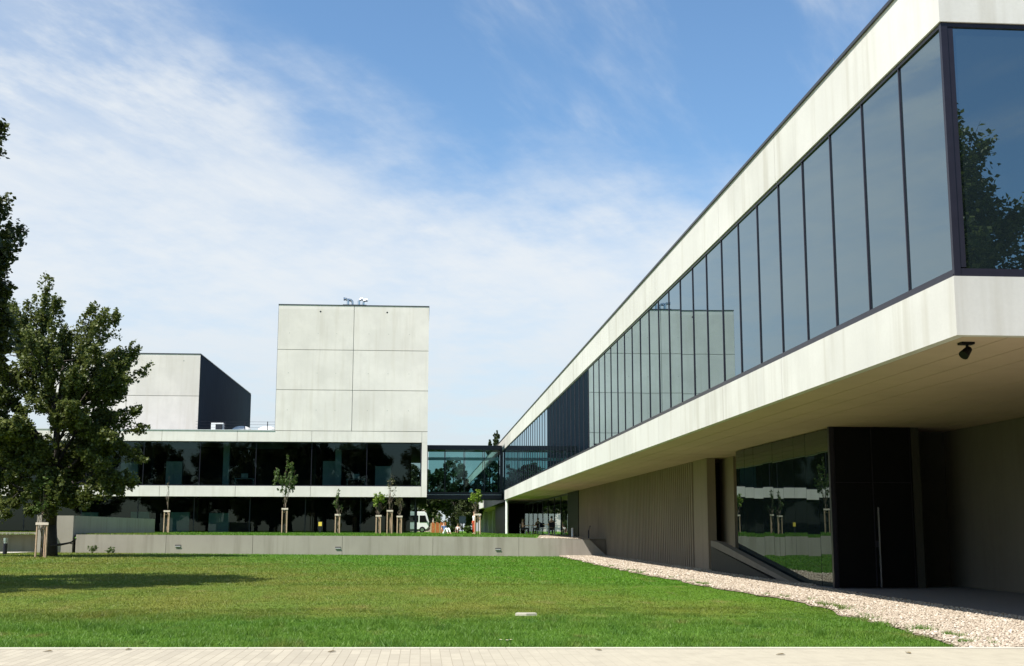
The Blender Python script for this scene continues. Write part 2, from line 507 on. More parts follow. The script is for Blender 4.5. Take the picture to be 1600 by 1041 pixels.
# stray tufts that have crept into the gravel
y = 14.9+33*rng.random(26000)**1.5; x = lawn_edge(y)+rng.exponential(.13, len(y))
k = (vnoise(x, y, .25, 31)*.65+vnoise(x, y, 1.7, 32)*.35 > .66) & (x < 9.2)
x, y = x[k], y[k]
parts.append(blades(rng, x, y, .02+0*x, .045+.04*vnoise(x, y, .3, 33), .012, 1.3))
V = np.concatenate(parts); F = np.arange(len(V)).reshape(-1, 3)
tag(np_obj('grass', V, F, M['grass']), 'short green grass blades covering the lower lawn', 'grass', None, 'stuff')
n = 60000
x = rng.uniform(-34, 9.5, n); y = 67.4+33*rng.random(n)**1.4
k = ~((x > 6.0+ (y-67)*.11) ) & ~((x < -19) & (x > -20.3)) & ~((x < -18) & (y > 99))
x, y = x[k], y[k]
V = blades(rng, x, y, np.array([float(uz(a, b)) for a, b in zip(x, y)])-.01, .11, .04, .8); F = np.arange(len(V)).reshape(-1, 3)
tag(np_obj('upper_grass', V, F, M['grass']), 'grass growing on the raised terrace behind the wall', 'grass', None, 'stuff')

# gravel stones
ico_v = []; ph = (1+5**.5)/2
for a in (-1, 1):
    for b in (-ph, ph):
        ico_v += [(0,a,b),(a,b,0),(b,0,a)]
ico_v = np.array(ico_v)/math.sqrt(1+ph*ph)
def hull_faces(V):
    F = []
    for i in range(12):
        for j in range(i+1, 12):
            for k in range(j+1, 12):
                d = [np.linalg.norm(V[i]-V[j]), np.linalg.norm(V[j]-V[k]), np.linalg.norm(V[i]-V[k])]
                if max(d) < 1.1:
                    nn = np.cross(V[j]-V[i], V[k]-V[i])
                    F.append((i,j,k) if nn @ (V[i]+V[j]+V[k]) > 0 else (i,k,j))
    return np.array(F)
ICO_F = hull_faces(ico_v)
def stones(rng, x, y, z, s):
    n = len(x)
    sz = s*rng.uniform(.55, 1.35, n)
    sc = np.stack([rng.uniform(.8,1.4,n), rng.uniform(.7,1.1,n), rng.uniform(.45,.75,n)], -1)*sz[:,None]/2
    P = ico_v[None]*rng.uniform(.72, 1.2, (n, 12, 1))*sc[:,None,:]
    a = rng.uniform(0, 2*np.pi, n); b = rng.uniform(-.5, .5, n)
    ca, sa, cb, sb = np.cos(a), np.sin(a), np.cos(b), np.sin(b)
    X, Y, Z = P[...,0], P[...,1], P[...,2]
    Y2 = Y*cb[:,None]-Z*sb[:,None]; Z2 = Y*sb[:,None]+Z*cb[:,None]
    X3 = X*ca[:,None]-Y2*sa[:,None]; Y3 = X*sa[:,None]+Y2*ca[:,None]
    V = np.stack([X3+x[:,None], Y3+y[:,None], Z2+z[:,None]], -1)
    F = ICO_F[None]+12*np.arange(n)[:,None,None]
    return V.reshape(-1,3), F.reshape(-1,3)
mb = MB(); yy = list(np.arange(13.4, 67.2, .4))
for a, b in zip(yy[:-1], yy[1:]):
    mb.quad((lawn_edge(a)-.12,a,.022),(10.2,a,.022),(10.2,b,.022),(lawn_edge(b)-.12,b,.022))
tag(mb.build('gravel_bed', M['gravel_base']), 'pale gravel bed between lawn and concrete building', 'gravel bed', None, 'structure')
SV, SF, off = [], [], 0
for y0, y1, n, s in ((13.2,24,44000,.046),(24,36,26000,.056),(36,67,22000,.078)):
    y = rng.uniform(y0, y1, n); x = rng.uniform(5.9, 9.95, n)
    k = (x > lawn_edge(y)-.12+.1*rng.standard_normal(n)) & (y > edge_y(x)+.03) & (rng.random(n) < np.clip((x-lawn_edge(y))/.25+.6, 0, 1)) & ~((x > 9.62) & (y < 31))
    x, y = x[k], y[k]
    v, f = stones(rng, x, y, .03+.018*rng.random(len(x)), s)
    SV.append(v); SF.append(f+off); off += len(v)
n = 3500
y = 67.45+rng.random(n)*12; x = rng.uniform(6.3, 9.9, n); k = x > 6.4+(y-67)*.11
v, f = stones(rng, x[k], y[k], np.array([float(uz(a, b)) for a, b in zip(x[k], y[k])])+.01, .1); SV.append(v); SF.append(f+off); off += len(v)
tag(np_obj('gravel', np.concatenate(SV), np.concatenate(SF), M['stone']), 'pale pinkish limestone gravel beside the lawn', 'gravel', None, 'stuff')

# ------------------------------------------------------------------ cantilevered building (right)
X0 = 6.87; YC = 15.33; YE = 104.6; ZA = 3.90; ZB = 4.68; ZCC = 8.18; ZD = 9.15
XB = 30.0; YB_ = 193.0
main = thing('exhibition_hall', (12, 40, 0), 'long concrete hall on the right with a cantilevered glazed upper floor', 'building')

def pane(parent, name, mat, c, size, normal, tilt=.0):
    """one pane as a thin box centred on c; normal 'x' or 'y' (facing -x / -y), set a hair out of true"""
    t = .012; w, h = size
    b = MB()
    if normal == 'x': b.box(-t, t, -w/2, w/2, -h/2, h/2)
    else: b.box(-w/2, w/2, -t, t, -h/2, h/2)
    o = b.build(name, mat, None)
    ORG[o] = Vector(c); o.parent = parent; o.location = Vector(c)-ORG[parent]
    a, e = rnd.gauss(0, tilt), rnd.gauss(0, tilt)
    o.rotation_euler = (0, a, e) if normal == 'x' else (a, 0, e)
    return o

# fascias cast in bays, with open joints
joints = [YC]
y = 16.92
while y < YE-3:
    y += 1.567*rnd.choice((3,3,4,5)); joints.append(min(y, YE))
if joints[-1] < YE: joints.append(YE)
up = MB(); lo = MB()
J = .011
for a, b in zip(joints[:-1], joints[1:]):
    lo.box(X0, X0+.14, a+(J if a > YC else 0), b-J, ZA, ZB)
for a, b in zip(joints[:-1]+[YE], joints[1:]+[140.4]):
    up.box(X0, X0+.14, a+(J if a > YC else 0), b-J, ZCC, ZD)
y = 140.4
while y < YB_-1:
    b = min(y+8, YB_); up.box(X0, X0+.14, y+J, b-J, ZCC, ZD); MB().box(X0, X0+.14, y+J, b-J, ZA, ZB).build('rear_fascia', M['concrete'], main); y = b
xs = [X0+.14, 10.4, 15.1, 19.8, 24.5, XB]
for a, b in zip(xs[:-1], xs[1:]):
    lo.box(a+(0 if a < 7.1 else J), b-J, YC, YC+.14, ZA, ZB); up.box(a+(0 if a < 7.1 else J), b-J, YC, YC+.14, ZCC, ZD)
up.build('upper_fascia', M['concrete'], main); lo.build('lower_fascia', M['concrete'], main)
core = MB()
core.box(X0+.142, X0+.20, YC+.2, YB_-.02, ZCC+.01, ZD-.02)
core.box(X0+.21, XB, YC+.145, YB_-.02, ZCC+.03, ZD-.05)
core.build('roof', M['joint'], main)
core = MB().box(X0+.142, X0+.175, YC+.16, YE-.05, ZA+.17, ZB-.02)
core.box(X0+.185, XB-.02, YC+.185, YB_-.03, ZA+.14, ZB-.03)
core.build('floor_slab', M['joint'], main)
cap = MB().box(X0-.035, X0+.30, YC-.035, YB_, ZD, ZD+.055)
cap.box(X0+.30, XB, YC-.035, YC+.30, ZD, ZD+.055)
cap.build('roof_edge_cap', M['cap'], main)
# soffit of long boards with open joints
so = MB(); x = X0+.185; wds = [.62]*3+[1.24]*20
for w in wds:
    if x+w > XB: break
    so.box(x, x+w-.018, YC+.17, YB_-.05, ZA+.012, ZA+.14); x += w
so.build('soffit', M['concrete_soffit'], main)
# glazing of the upper floor
fr = MB()
fr.box(X0+.03, X0+.16, YC+.05, YE, ZB, ZB+.105)
fr.box(X0+.012, X0+.03, YC+.05, YE, ZB+.0, ZB+.035)
fr.box(X0+.03, X0+.16, YC+.05, YE, ZCC-.06, ZCC)
fr.box(X0+.03, X0+.16, YE, YB_-.1, ZB, ZB+.105); fr.box(X0+.03, X0+.16, YE, YB_-.1, ZCC-.06, ZCC)
fr.box(X0+.111, XB-.1, YC+.03, YC+.16, ZB, ZB+.11); fr.box(X0+.111, XB-.1, YC+.03, YC+.16, ZCC-.06, ZCC)
fr.box(X0+.022, X0+.11, YC+.022, YC+.085, ZB+.002, ZCC-.002)          # corner post
fr.box(X0+.111, X0+.19, YC+.032, YC+.12, ZB+.126, ZCC-.071)
mull = [16.92+1.567*k for k in range(57) if 16.92+1.567*k < YE-.3]
for y in mull:
    fr.box(X0+.036, X0+.12, y-.0125, y+.0125, ZB+.106, ZCC-.061)
far_m = [YE+4.65*k for k in range(1, 19)]
for y in far_m:
    fr.box(X0+.036, X0+.12, y-.03, y+.03, ZB+.106, ZCC-.061)
for x in (10.2, 13.3, 16.4, 19.5, 22.6, 25.7):
    fr.box(x-.02, x+.02, YC+.04, YC+.12, ZB+.126, ZCC-.071)
fr.build('window_frame', M['frame'], main)
ys = [YC+.09]+mull+[YE]
for a, b in zip(ys[:-1], ys[1:]):
    pane(main, 'window_pane', M['mirror'], (X0+.07, (a+b)/2, (ZB+ZCC)/2+.02), (b-a-.02, ZCC-ZB-.14), 'x', .0007)
ys = [YE]+far_m+[YB_-.1]
for a, b in zip(ys[:-1], ys[1:]):
    if b-a > .5: pane(main, 'window_pane', M['mirror'], (X0+.07, (a+b)/2, (ZB+ZCC)/2+.02), (b-a-.02, ZCC-ZB-.14), 'x', .0005)
xs = [X0+.19, 10.2, 13.3, 16.4, 19.5, 22.6, 25.7, XB-.1]
for a, b in zip(xs[:-1], xs[1:]):
    pane(main, 'window_pane', M['mirror'], ((a+b)/2, YC+.075, (ZB+ZCC)/2+.03), (b-a-.02, ZCC-ZB-.16), 'y', .0007)
MB().box(X0+.4, XB-.4, YC+.5, YB_-.5, ZB, ZCC).build('interior_core', M['int_dark'], main)
MB().box(XB-.39, XB-.05, YC+.2, YB_-.2, 0, ZCC).build('rear_wall', M['concrete_shaded'], main)
# black band where the bridge lands
b = MB().box(X0+.05, X0+.34, YE+.01, 140.38, ZA-.13, ZB-.005)
b.box(X0+.02, X0+.30, YE+2.9, YE+3.1, ZB+.2, ZCC-.1)
b.build('black_band', M['frame'], main)

# ground floor
XG = 9.95
rb = MB(); poly = []
y = 45.3; pitch = .38
pts = [(XG,43.0),(XG,45.25)]
while y < 78.6:
    pts += [(XG+.25,y),(XG+.25,y+.19),(XG,y+.20),(XG,y+pitch-.008)]; y += pitch
pts += [(XG,78.8),(XG+.30,78.8),(XG+.30,43.0)]
rb.prism(pts[::-1], 2, -.2, ZA+.012-.004)
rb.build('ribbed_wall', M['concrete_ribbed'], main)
MB().box(XG-.05, XG+.6, 78.81, 84.65, .8, ZA+.008).build('black_portal', M['black'], main)
# entrance recess beside the ribbed wall
b = MB().box(10.62, 10.95, 41.9, 43.9, -.1, ZA+.008)
b.build('recess_pier', M['concrete_ribbed'], main)
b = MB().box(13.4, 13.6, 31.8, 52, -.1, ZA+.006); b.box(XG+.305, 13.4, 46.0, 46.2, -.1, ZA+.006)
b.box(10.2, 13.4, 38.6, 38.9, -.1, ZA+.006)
b.build('recess_wall', M['concrete_shaded'], main)
sl = MB()
sl.prism([(41.4,1.06),(40.4,1.02),(32.35,.07),(31.7,.03),(31.7,-.05),(32.2,-.05),(41.4,.88)], 0, 9.66, 9.90)
sl.build('sloping_cheek', M['concrete_slope'], main)
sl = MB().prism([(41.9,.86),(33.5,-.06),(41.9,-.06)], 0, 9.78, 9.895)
sl.build('ramp_wall', M['concrete_shaded'], main)
# lower glazing with the mirror image of the lawn
n = 9; yy = np.linspace(29.72, 38.95, n+1)
for a, b in zip(yy[:-1], yy[1:]):
    pane(main, 'ground_floor_pane', M['mirror_low'], (XG+.03, (a+b)/2, (ZA)/2-.0), (b-a-.014, ZA-.03), 'x', .0012)
b = MB().box(XG+.06, XG+.12, 29.8, 38.9, -.02, ZA)
for y in yy[1:-1]: b.box(XG+.024, XG+.06, y-.007, y+.007, 0, ZA)
b.build('glazing_backing', M['black'], main)
MB().box(XG-.06, XG+.045, 29.58, 29.70, -.02, ZA+.006).build('corner_post', M['frame'], main)
door = MB().box(XG+.05, 11.93, 29.6, 29.68, -.02, ZA+.006).build('door', M['black'], main)
b = MB()
for x in (XG+.06, 10.93, 10.945, 11.90): b.box(x, x+.012, 29.594, 29.6, 0, ZA-.02)
b.box(XG+.06, 11.92, 29.593, 29.599, 2.55, 2.565)
b.build('door_seam', M['frame'], door, org=ORG[main])
MB().box(10.96, 11.06, 29.588, 29.6, 1.0, 1.16).build('lock_plate', M['frame'], door, org=ORG[main])
MB().box(XG+.05, 11.93, 29.42, 29.6, .0, .045).build('threshold', M['cap'], main)
b = MB().box(11.00, 11.035, 29.50, 29.53, .06, 1.96)
for z in (.25, 1.0, 1.8): b.box(11.008, 11.026, 29.53, 29.6, z, z+.02)
b.build('handle', M['steel'], door, org=ORG[main])
b = MB().box(10.2, 11.94, 29.7, 38.5, 0, ZA); b.build('vestibule_core', M['black'], main)
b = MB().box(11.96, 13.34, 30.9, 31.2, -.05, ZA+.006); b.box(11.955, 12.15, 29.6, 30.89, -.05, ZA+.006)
b.build('niche_wall', M['concrete_shaded'], main)
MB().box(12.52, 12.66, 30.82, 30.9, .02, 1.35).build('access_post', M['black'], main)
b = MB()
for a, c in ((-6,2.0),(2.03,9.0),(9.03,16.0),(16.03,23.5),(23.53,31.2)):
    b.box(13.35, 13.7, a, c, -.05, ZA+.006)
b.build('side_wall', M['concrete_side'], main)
# café end of the ground floor
cf = MB()
for y in np.linspace(84.7, 121, 9): cf.box(XG-.02, XG+.06, y-.04, y+.04, .95, ZA)
cf.box(XG-.02, XG+.06, 84.7, 121, 3.78, ZA+.004); cf.box(XG-.02, XG+.06, 84.7, 121, .93, 1.06)
cf.build('cafe_window_frame', M['frame'], main)
yy = np.linspace(84.7, 121, 9)
for a, b in zip(yy[:-1], yy[1:]):
    MB().quad((XG+.02,a+.05,1.07),(XG+.02,a+.05,3.77),(XG+.02,b-.05,3.77),(XG+.02,b-.05,1.07)).build('cafe_pane', M['cafe_glass'], main)
ci = MB().box(20, 20.2, 79, 121, .9, ZA); ci.box(10.6, 20, 78.85, 79.0, .9, ZA)
ci.box(10.1, 20, 79, 121, .88, 1.0)
ci.build('cafe_interior', M['int_mid'], main)
cc = MB()
for k in range(26):
    y = 89+k*1.25; cc.box(13.5+.05*(k%2), 13.6+.05*(k%2), y, y+.5+.4*((k*7)%3)/2, 1.02, 3.6)
cc.build('curtain', M['int_white'], main)
MB().box(8.15, 9.93, 121.05, 139, .9, ZA+.004).build('black_block', M['black'], main)
for y in (141.5, 147.5, 158, 168, 179, 189): MB().box(8.9, 9.5, y, y+.6, .9, ZA+.004).build('rear_pier', M['concrete'], main)
MB().box(10.4, 10.6, 139.2, 192, .9, ZA+.004).build('rear_ground_wall', M['int_mid'], main)
col_ = MB().tube((7.02,103.5,.9), (7.02,103.5,ZA+.01), .115, n=14).build('round_column', M['white'], main, smooth=False)

# lamp under the overhang
t = thing('spotlight', (7.30, 16.02, ZA+.012), 'small black spotlight hanging under the overhang corner', 'spotlight')
MB().box(7.21, 7.39, 15.95, 16.09, ZA-.02, ZA+.012).build('base_plate', M['black'], t)
MB().tube((7.31,16.02,ZA-.02),(7.31,16.02,ZA-.09),.02).build('stem', M['black'], t)
MB().tube((7.345,16.04,ZA-.07),(7.24,15.99,ZA-.17),.045,.07,12).build('lamp_head', M['black'], t)
# small aerials on the roof edge
for (x, y, h, lb) in ((7.0, 19.9, .26, 'thin pale aerial on the roof edge above the wide panes'), (7.0, 29.2, .2, 'tiny roof hook on the dark roof edge farther back')):
    a = MB().tube((x,y,ZD+.05),(x,y,ZD+.05+h),.008).tube((x,y,ZD+.05),(x,y,ZD+.09),.03).build('roof_aerial', M['steel'], None, org=(x,y,ZD+.05))
    tag(a, lb, 'aerial')

# ------------------------------------------------------------------ office building with tower (left)
office = thing('office_building', (-15, 104, 1.1), 'low concrete office wing with dark glass bands and a square tower', 'building')
TX0, TX1, TY = -11.82, .36, 100.0
Z_FT, Z_J2, Z_J1, Z_T = 9.23, 12.53, 15.80, 19.46
XLEFT = -62.0
def panel_wall(mb, xs, zs, y, t=.06, g=.022):
    for a, b in zip(xs[:-1], xs[1:]):
        for c, d in zip(zs[:-1], zs[1:]):
            mb.box(a+(g if a > xs[0] else 0), b-(g if b < xs[-1] else 0), y, y+t, c+g, d-(g if d < zs[-1] else 0))
tw = MB(); panel_wall(tw, [TX0,-5.73,TX1], [Z_FT,Z_J2,Z_J1,Z_T], TY)
tower = tw.build('tower_front', M['concrete_tower'], office)
MB().box(TX0+.01, TX1-.05, TY+.062, TY+32, Z_FT-.05, Z_T-.02).build('tower_core', M['joint'], office)
sd = MB(); se = MB()
y = TY+.09
while y < TY+32: sd.box(TX1-.048, TX1, y, y+.96, 3.99, Z_T-.01); se.box(TX0-.03, TX0+.008, y, y+.96, Z_FT, Z_T-.01); y += .98
sd.build('tower_side', M['cladding'], office); se.build('tower_side', M['cladding'], office)
MB().box(TX0-.03, TX1+.03, TY-.03, TY+32, Z_T, Z_T+.07).build('tower_coping', M['cap'], office)
for x in (-8.45, -3.05): MB().tube((x,TY-.006,18.95),(x,TY+.03,18.95),.07,n=10).build('drain_hole', M['black'], office)
for x in (-10.9,-8.6,-7.1,-4.5,-2.9,-1.2):
    for z in (17.15, 13.9, 10.9): MB().tube((x,TY-.004,z),(x,TY+.03,z),.032,n=8).build('tie_hole', M['joint'], office)
# left block set back on the roof
bk = MB(); BY = 105.0
panel_wall(bk, [-30.75,-24.8,-18.83], [9.0,12.48,16.0], BY)
bk.build('block_front', M['concrete_tower'], office)
MB().box(-30.74, -18.88, BY+.062, 136, 9.0, 15.98).build('block_core', M['joint'], office)
sd = MB(); y = BY+.09
while y < 136: sd.box(-18.878, -18.83, y, y+.96, 9.0, 15.99); y += .98
sd.build('block_side', M['cladding'], office)
MB().box(-30.8, -18.79, BY-.03, 136.05, 16.0, 16.08).build('block_coping', M['cap'], office)
MB().box(-25.0, -23.4, BY+2, BY+4, 16.08, 16.32).build('roof_hatch', M['cap'], office)
for x in (-26.5,-22.9,-20.2): MB().tube((x,BY-.004,15.45),(x,BY+.03,15.45),.06,n=8).build('tie_hole', M['joint'], office)
# long fascias
seg = [TX1-.45]; xx = TX1-.45
while xx > XLEFT: xx -= rnd.choice((5.9,5.9,8.8)); seg.append(max(xx, XLEFT))
seg = seg[::-1]
f1 = MB(); f2 = MB()
for a, b in zip(seg[:-1], seg[1:]):
    f1.box(a+.012, b-.012, TY, TY+.3, 8.35, Z_FT-.02); f2.box(a+.012, b-.012, TY, TY+.3, 3.99, 4.83)
f2.box(TX1-.44, TX1, TY, TY+.3, 3.99, 4.82)
f1.box(TX1-.44, TX1, TY, TY+.3, 8.36, Z_FT-.02)
f1.build('upper_fascia', M['concrete_tower'], office); f2.build('lower_fascia', M['concrete_tower'], office)
MB().box(TX1-.44, TX1-.002, TY+.002, TY+.45, 4.822, 8.358).build('end_frame', M['concrete_tower'], office)
MB().box(XLEFT, TX0-.02, TY-.04, TY+.4, Z_FT-.018, Z_FT+.05).build('roof_edge_cap', M['cap_light'], office)
sl = MB().box(XLEFT, TX0-.1, TY+.31, 132, 8.4, 9.05)
sl.box(TX0-.09, TX1-.06, TY+.31, 132, 8.4, 9.1)
sl.build('roof', M['int_mid'], office)
MB().box(XLEFT, TX1-.06, TY+.31, 132, 4.05, 4.75).build('floor_slab', M['int_dark'], office)
MB().box(XLEFT, TX1-.02, TY+.31, 132, 4.0, 4.04).build('soffit', M['int_mid'], office)
# glazing
gx = [TX1-.44]
while gx[-1] > XLEFT+4: gx.append(gx[-1]-4.4)
fm = MB()
for x in gx[1:]: fm.box(x-.02, x+.02, TY+.22, TY+.3, 4.84, 8.34)
fm.box(XLEFT, TX1-.45, TY+.2, TY+.3, 8.27, 8.345); fm.box(XLEFT, TX1-.45, TY+.2, TY+.3, 4.835, 4.9)
fm.box(TX1-.54, TX1-.445, TY+.19, TY+.3, 4.9, 8.27)
fm.build('window_frame', M['frame'], office)
for a, b in zip(gx[1:], gx[:-1]):
    MB().quad((a+.03,TY+.25,4.9),(b-.03,TY+.25,4.9),(b-.03,TY+.25,8.27),(a+.03,TY+.25,8.27)).build('window_pane', M['clear'], office)
GY = TY+1.2; fm = MB()
gx2 = [-.55]
while gx2[-1] > XLEFT+4: gx2.append(gx2[-1]-4.4)
for x in gx2: fm.box(x-.03, x+.03, GY-.04, GY+.05, 1.0, 3.99)
fm.box(XLEFT, -.5, GY-.05, GY+.06, .9, 1.2)
fm.build('ground_floor_frame', M['frame'], office)
for a, b in zip(gx2[1:], gx2[:-1]):
    MB().quad((a+.04,GY,1.2),(b-.04,GY,1.2),(b-.04,GY,3.98),(a+.04,GY,3.98)).build('ground_floor_pane', M['clear'], office)
iw = MB().box(XLEFT, -1, 107.2, 107.5, 1.0, 3.98); iw.box(XLEFT, -1, 108.2, 108.5, 4.76, 8.39)
iw.box(-.62, -.5, GY+.1, 131.5, .9, 3.98); iw.box(TX1-.45, TX1-.3, TY+.5, 131.5, 4.76, 8.39)
for x in gx[2::3]: iw.box(x-.1, x+.1, 103.5, 108.2, 4.76, 8.39)
for x in gx2[1::3]: iw.box(x-.1, x+.1, 102.5, 107.2, 1.0, 3.98)
iw.build('interior_wall', M['int_dark'], office)
MB().box(XLEFT, -.6, GY+.1, 107.2, .95, 1.1).build('interior_floor', M['int_dark'], office)
cb = MB()
for k, x in enumerate(np.arange(-60, -2, 6.6)): cb.box(x, x+2.6, 101.2, 101.5, 7.85, 8.38)
cb.build('ceiling_beam', M['int_mid'], office)
ic = MB()
for x in (-7.15,-16.2,-25.6): ic.box(x, x+.5, 102.4, 102.9, 4.76, 8.39)
ic.build('interior_column', M['int_white'], office)

# things seen through the office glass
def cabinet(x0, x1, y, z0, z1, lb, doors=2):
    t = thing('cabinet', ((x0+x1)/2, y, z0), lb, 'cabinet', 'cabinets behind the office glass')
    MB().box(x0, x1, y, y+.45, z0+.05, z1).build('carcass', M['int_white'], t)
    for k in range(doors):
        w = (x1-x0)/doors
        MB().box(x0+k*w+.02, x0+(k+1)*w-.02, y-.02, y-.001, z0+.08, z1-.03).build('door', M['int_white'], t)
cabinet(-23.4, -21.95, 102.6, 1.1, 2.8, 'pale cabinet behind the ground floor glass beside the stair parapet')
cabinet(-20.25, -18.75, 102.6, 1.1, 2.78, 'pale cabinet behind ground floor glass right of the bare staked tree')
cabinet(-17.2, -15.6, 102.6, 1.1, 2.72, 'pale cabinet alone behind ground floor glass under the air conditioner')
cabinet(-27.3, -26.0, 102.6, 1.1, 2.75, 'pale low cabinet behind ground floor glass above the shaded parapet')
cabinet(-8.2, -7.2, 103.2, 4.76, 7.0, 'tall pale cabinet beside an interior column on the upper floor')
cabinet(-3.9, -2.6, 103.2, 4.76, 6.6, 'pale cabinet behind upper glass near the tower corner')
cabinet(-20.9, -19.6, 103.2, 4.76, 6.9, 'pale cabinet behind upper glass below the rooftop block edge')
cabinet(-24.6, -23.2, 103.4, 4.76, 6.8, 'pale cabinet on the upper floor nearest the big tree crown', 3)
def desk(x, y, z, lb):
    t = thing('desk', (x, y, z), lb, 'desk', 'desks behind the office glass')
    MB().box(x-.8, x+.8, y-.35, y+.35, z+.7, z+.74).build('desk_top', M['int_white'], t)
    for sx in (-.74, .7): MB().box(x+sx, x+sx+.04, y-.3, y+.3, z, z+.7).build('leg', M['steel'], t)
    MB().box(x-.3, x+.25, y-.05, y, z+.8, z+1.15).build('screen', M['int_white'], t)
desk(-5.4, 102.4, 4.76, 'pale desk with a screen right of the tall cabinet')
desk(-14.4, 102.4, 4.76, 'pale desk with a screen behind the upper glass at mid wing')

# rooftop equipment
t = thing('roof_vents', (-5.75, 101.2, Z_T+.07), 'cluster of shiny bent vent pipes on top of the concrete tower', 'vent')
MB().box(-6.72, -4.78, 100.7, 101.8, Z_T+.02, Z_T+.24).build('base', M['cap'], t)
for x, s_, yy_ in ((-6.32,-1,101.0),(-5.98,-1,101.45),(-5.42,1,101.0),(-5.08,1,101.45)):
    z_ = Z_T+.23
    MB().path([(x,yy_,z_),(x,yy_,z_+.36),(x+s_*.07,yy_,z_+.47),(x+s_*.20,yy_-.02,z_+.52),(x+s_*.36,yy_-.04,z_+.50)], [.105,.105,.105,.115,.14], 12).build('vent_pipe', M['steel'], t)
t = thing('air_conditioner', (-16.85, 103, 9.05), 'pale grey air conditioner unit on the flat roof edge', 'air conditioner')
MB().box(-17.35, -16.35, 102.8, 103.4, 9.12, 10.05).build('casing', M['white'], t, bevel=.02)
MB().box(-16.98, -16.42, 102.76, 102.8, 9.35, 9.95).build('grille', M['cap'], t)
for x in (-17.25,-16.5): MB().box(x, x+.1, 102.85, 103.3, 9.05, 9.12).build('foot', M['cap'], t)
for x, lb in ((-15.6, 'white domed skylight right of the air conditioner'), (-13.4, 'white domed skylight beside the tower foot')):
    t = thing('skylight', (x, 108, 9.05), lb, 'skylight', 'domed skylights on the flat roof')
    MB().box(x-1.0, x+1.0, 107, 109, 9.05, 9.85).build('curb', M['white'], t)
    MB().ball((x,108,9.86), .85, .85, .36, 14, 8).build('dome', M['white'], t, smooth=True)
t = thing('roof_railing', (-15, 100.5, 9.24), 'thin dark rail on posts along the flat roof edge', 'railing')
for x in (-15.9, -14.3, -12.5): MB().box(x-.03, x+.03, 100.6, 100.66, 9.05, 10.0).build('post', M['frame'], t)
rl = MB()
for z in (9.5, 9.75, 9.97): rl.box(-18.2, -11.9, 100.62, 100.64, z-.008, z+.008)
rl.build('rail', M['frame'], t)

# ------------------------------------------------------------------ glass bridge
BYF, BYB = 107.5, 110.6
br = thing('glass_bridge', (3.6, 109, 4.0), 'glazed footbridge linking the tower wing to the long hall', 'footbridge')
MB().box(TX1+.01, X0-.01, BYF, BYB, 4.0, 4.62).build('deck', M['frame'], br)
MB().box(TX1+.01, X0-.01, BYF-.02, BYF-.001, 4.38, 4.42).build('drip_edge', M['cap_light'], br)
MB().box(TX1+.01, X0-.01, BYF, BYB, 8.27, 8.66).build('roof', M['frame'], br)
fm = MB()
for x in (TX1+.06, 1.95, 3.65, 5.35, X0-.08):
    w = .1 if x > 6 else .035
    fm.box(x-w, x+w*.6, BYF+.02, BYF+.1, 4.62, 8.27); fm.box(x-w, x+w*.6, BYB-.1, BYB-.02, 4.62, 8.27)
fm.build('window_frame', M['frame'], br)
bx = [TX1+.1, 1.95, 3.65, 5.35, X0-.15]
for a, b in zip(bx[:-1], bx[1:]):
    MB().quad((a+.04,BYF+.06,4.62),(b-.05,BYF+.06,4.62),(b-.05,BYF+.06,8.27),(a+.04,BYF+.06,8.27)).build('window_pane', M['bridge_glass'], br)
    MB().quad((a+.04,BYB-.06,4.62),(a+.04,BYB-.06,8.27),(b-.05,BYB-.06,8.27),(b-.05,BYB-.06,4.62)).build('window_pane', M['bridge_glass'], br)
MB().box(TX1+.1, X0-.2, BYF+.14, BYF+.2, 7.36, 7.62).build('cable_tray', M['white'], br)

# ------------------------------------------------------------------ low walls
t = thing('retaining_wall', (-5, 67, 0), 'long low concrete retaining wall between lower and upper lawn', 'wall')
wl = MB(); cuts = [-18.05,-13.4,-8.9,-4.2,.6,5.2]
for a, b in zip(cuts[:-1], cuts[1:]):
    wl.prism([(a+.008,-.1),(b-.008,-.1),(b-.008,walltop(b)),(a+.008,walltop(a))], 1, 67.0, 67.35)
wl.prism([(5.208,-.1),(9.92,-.1),(9.92,.06),(9.02,walltop(9.0)),(5.208,walltop(5.2))], 1, 67.0, 67.35)
wl.build('wall_face', M['concrete_wall'], t)
for x, z in ((-12.77,.56),(-4.42,.46),(4.08,.40)):
    lt = MB().box(x-.15, x+.15, 66.985, 67.0, z-.055, z+.055).build('wall_light', M['light_recess'], t)
    MB().box(x-.14, x+.14, 66.95, 66.984, z-.054, z-.02).build('light_sill', M['cap_light'], lt, org=ORG[t])
MB().prism([(8.4,-.1),(9.94,-.1),(9.94,.925),(8.4,.90)], 1, 67.352, 68.4).build('wall_return', M['concrete_ribbed'], t)
t = thing('stair_parapet', (-18.8, 70, 0), 'raised concrete parapet running back from the wall by the big tree', 'wall')
MB().box(-19.05, -18.2, 66.95, 67.4, -.1, 2.11).build('front_pier', M['concrete_wall'], t)
pp = MB()
for a, b in ((67.41,74),(74.02,80.5),(80.52,87)): pp.box(-18.65, -18.2, a, b, 1.0, 2.11)
pp.build('side_parapet', M['concrete_wall'], t)
MB().box(-19.9, -19.65, 66.4, 72, -.1, 2.13).build('end_post', M['concrete_wall'], t)
wl = MB()
for a, b in ((-60,-45),(-44.98,-32),(-31.98,-19.92)): wl.box(a, b, 68.0, 68.35, -.1, 1.24)
tag(wl.build('lower_wall', M['concrete_wall']), 'low concrete wall behind the bright path at far left', 'wall')
t = thing('bollard_light', (-20.0, 62, .19), 'short dark bollard lamp with silver head by the path', 'bollard')
MB().tube((-20,62,.15),(-20,62,.72),.1,n=14).build('post', M['frame'], t)
MB().tube((-20,62,.73),(-20,62,.84),.085,n=14).tube((-20,62,.84),(-20,62,.98),.11,n=14).build('lamp_head', M['steel'], t)
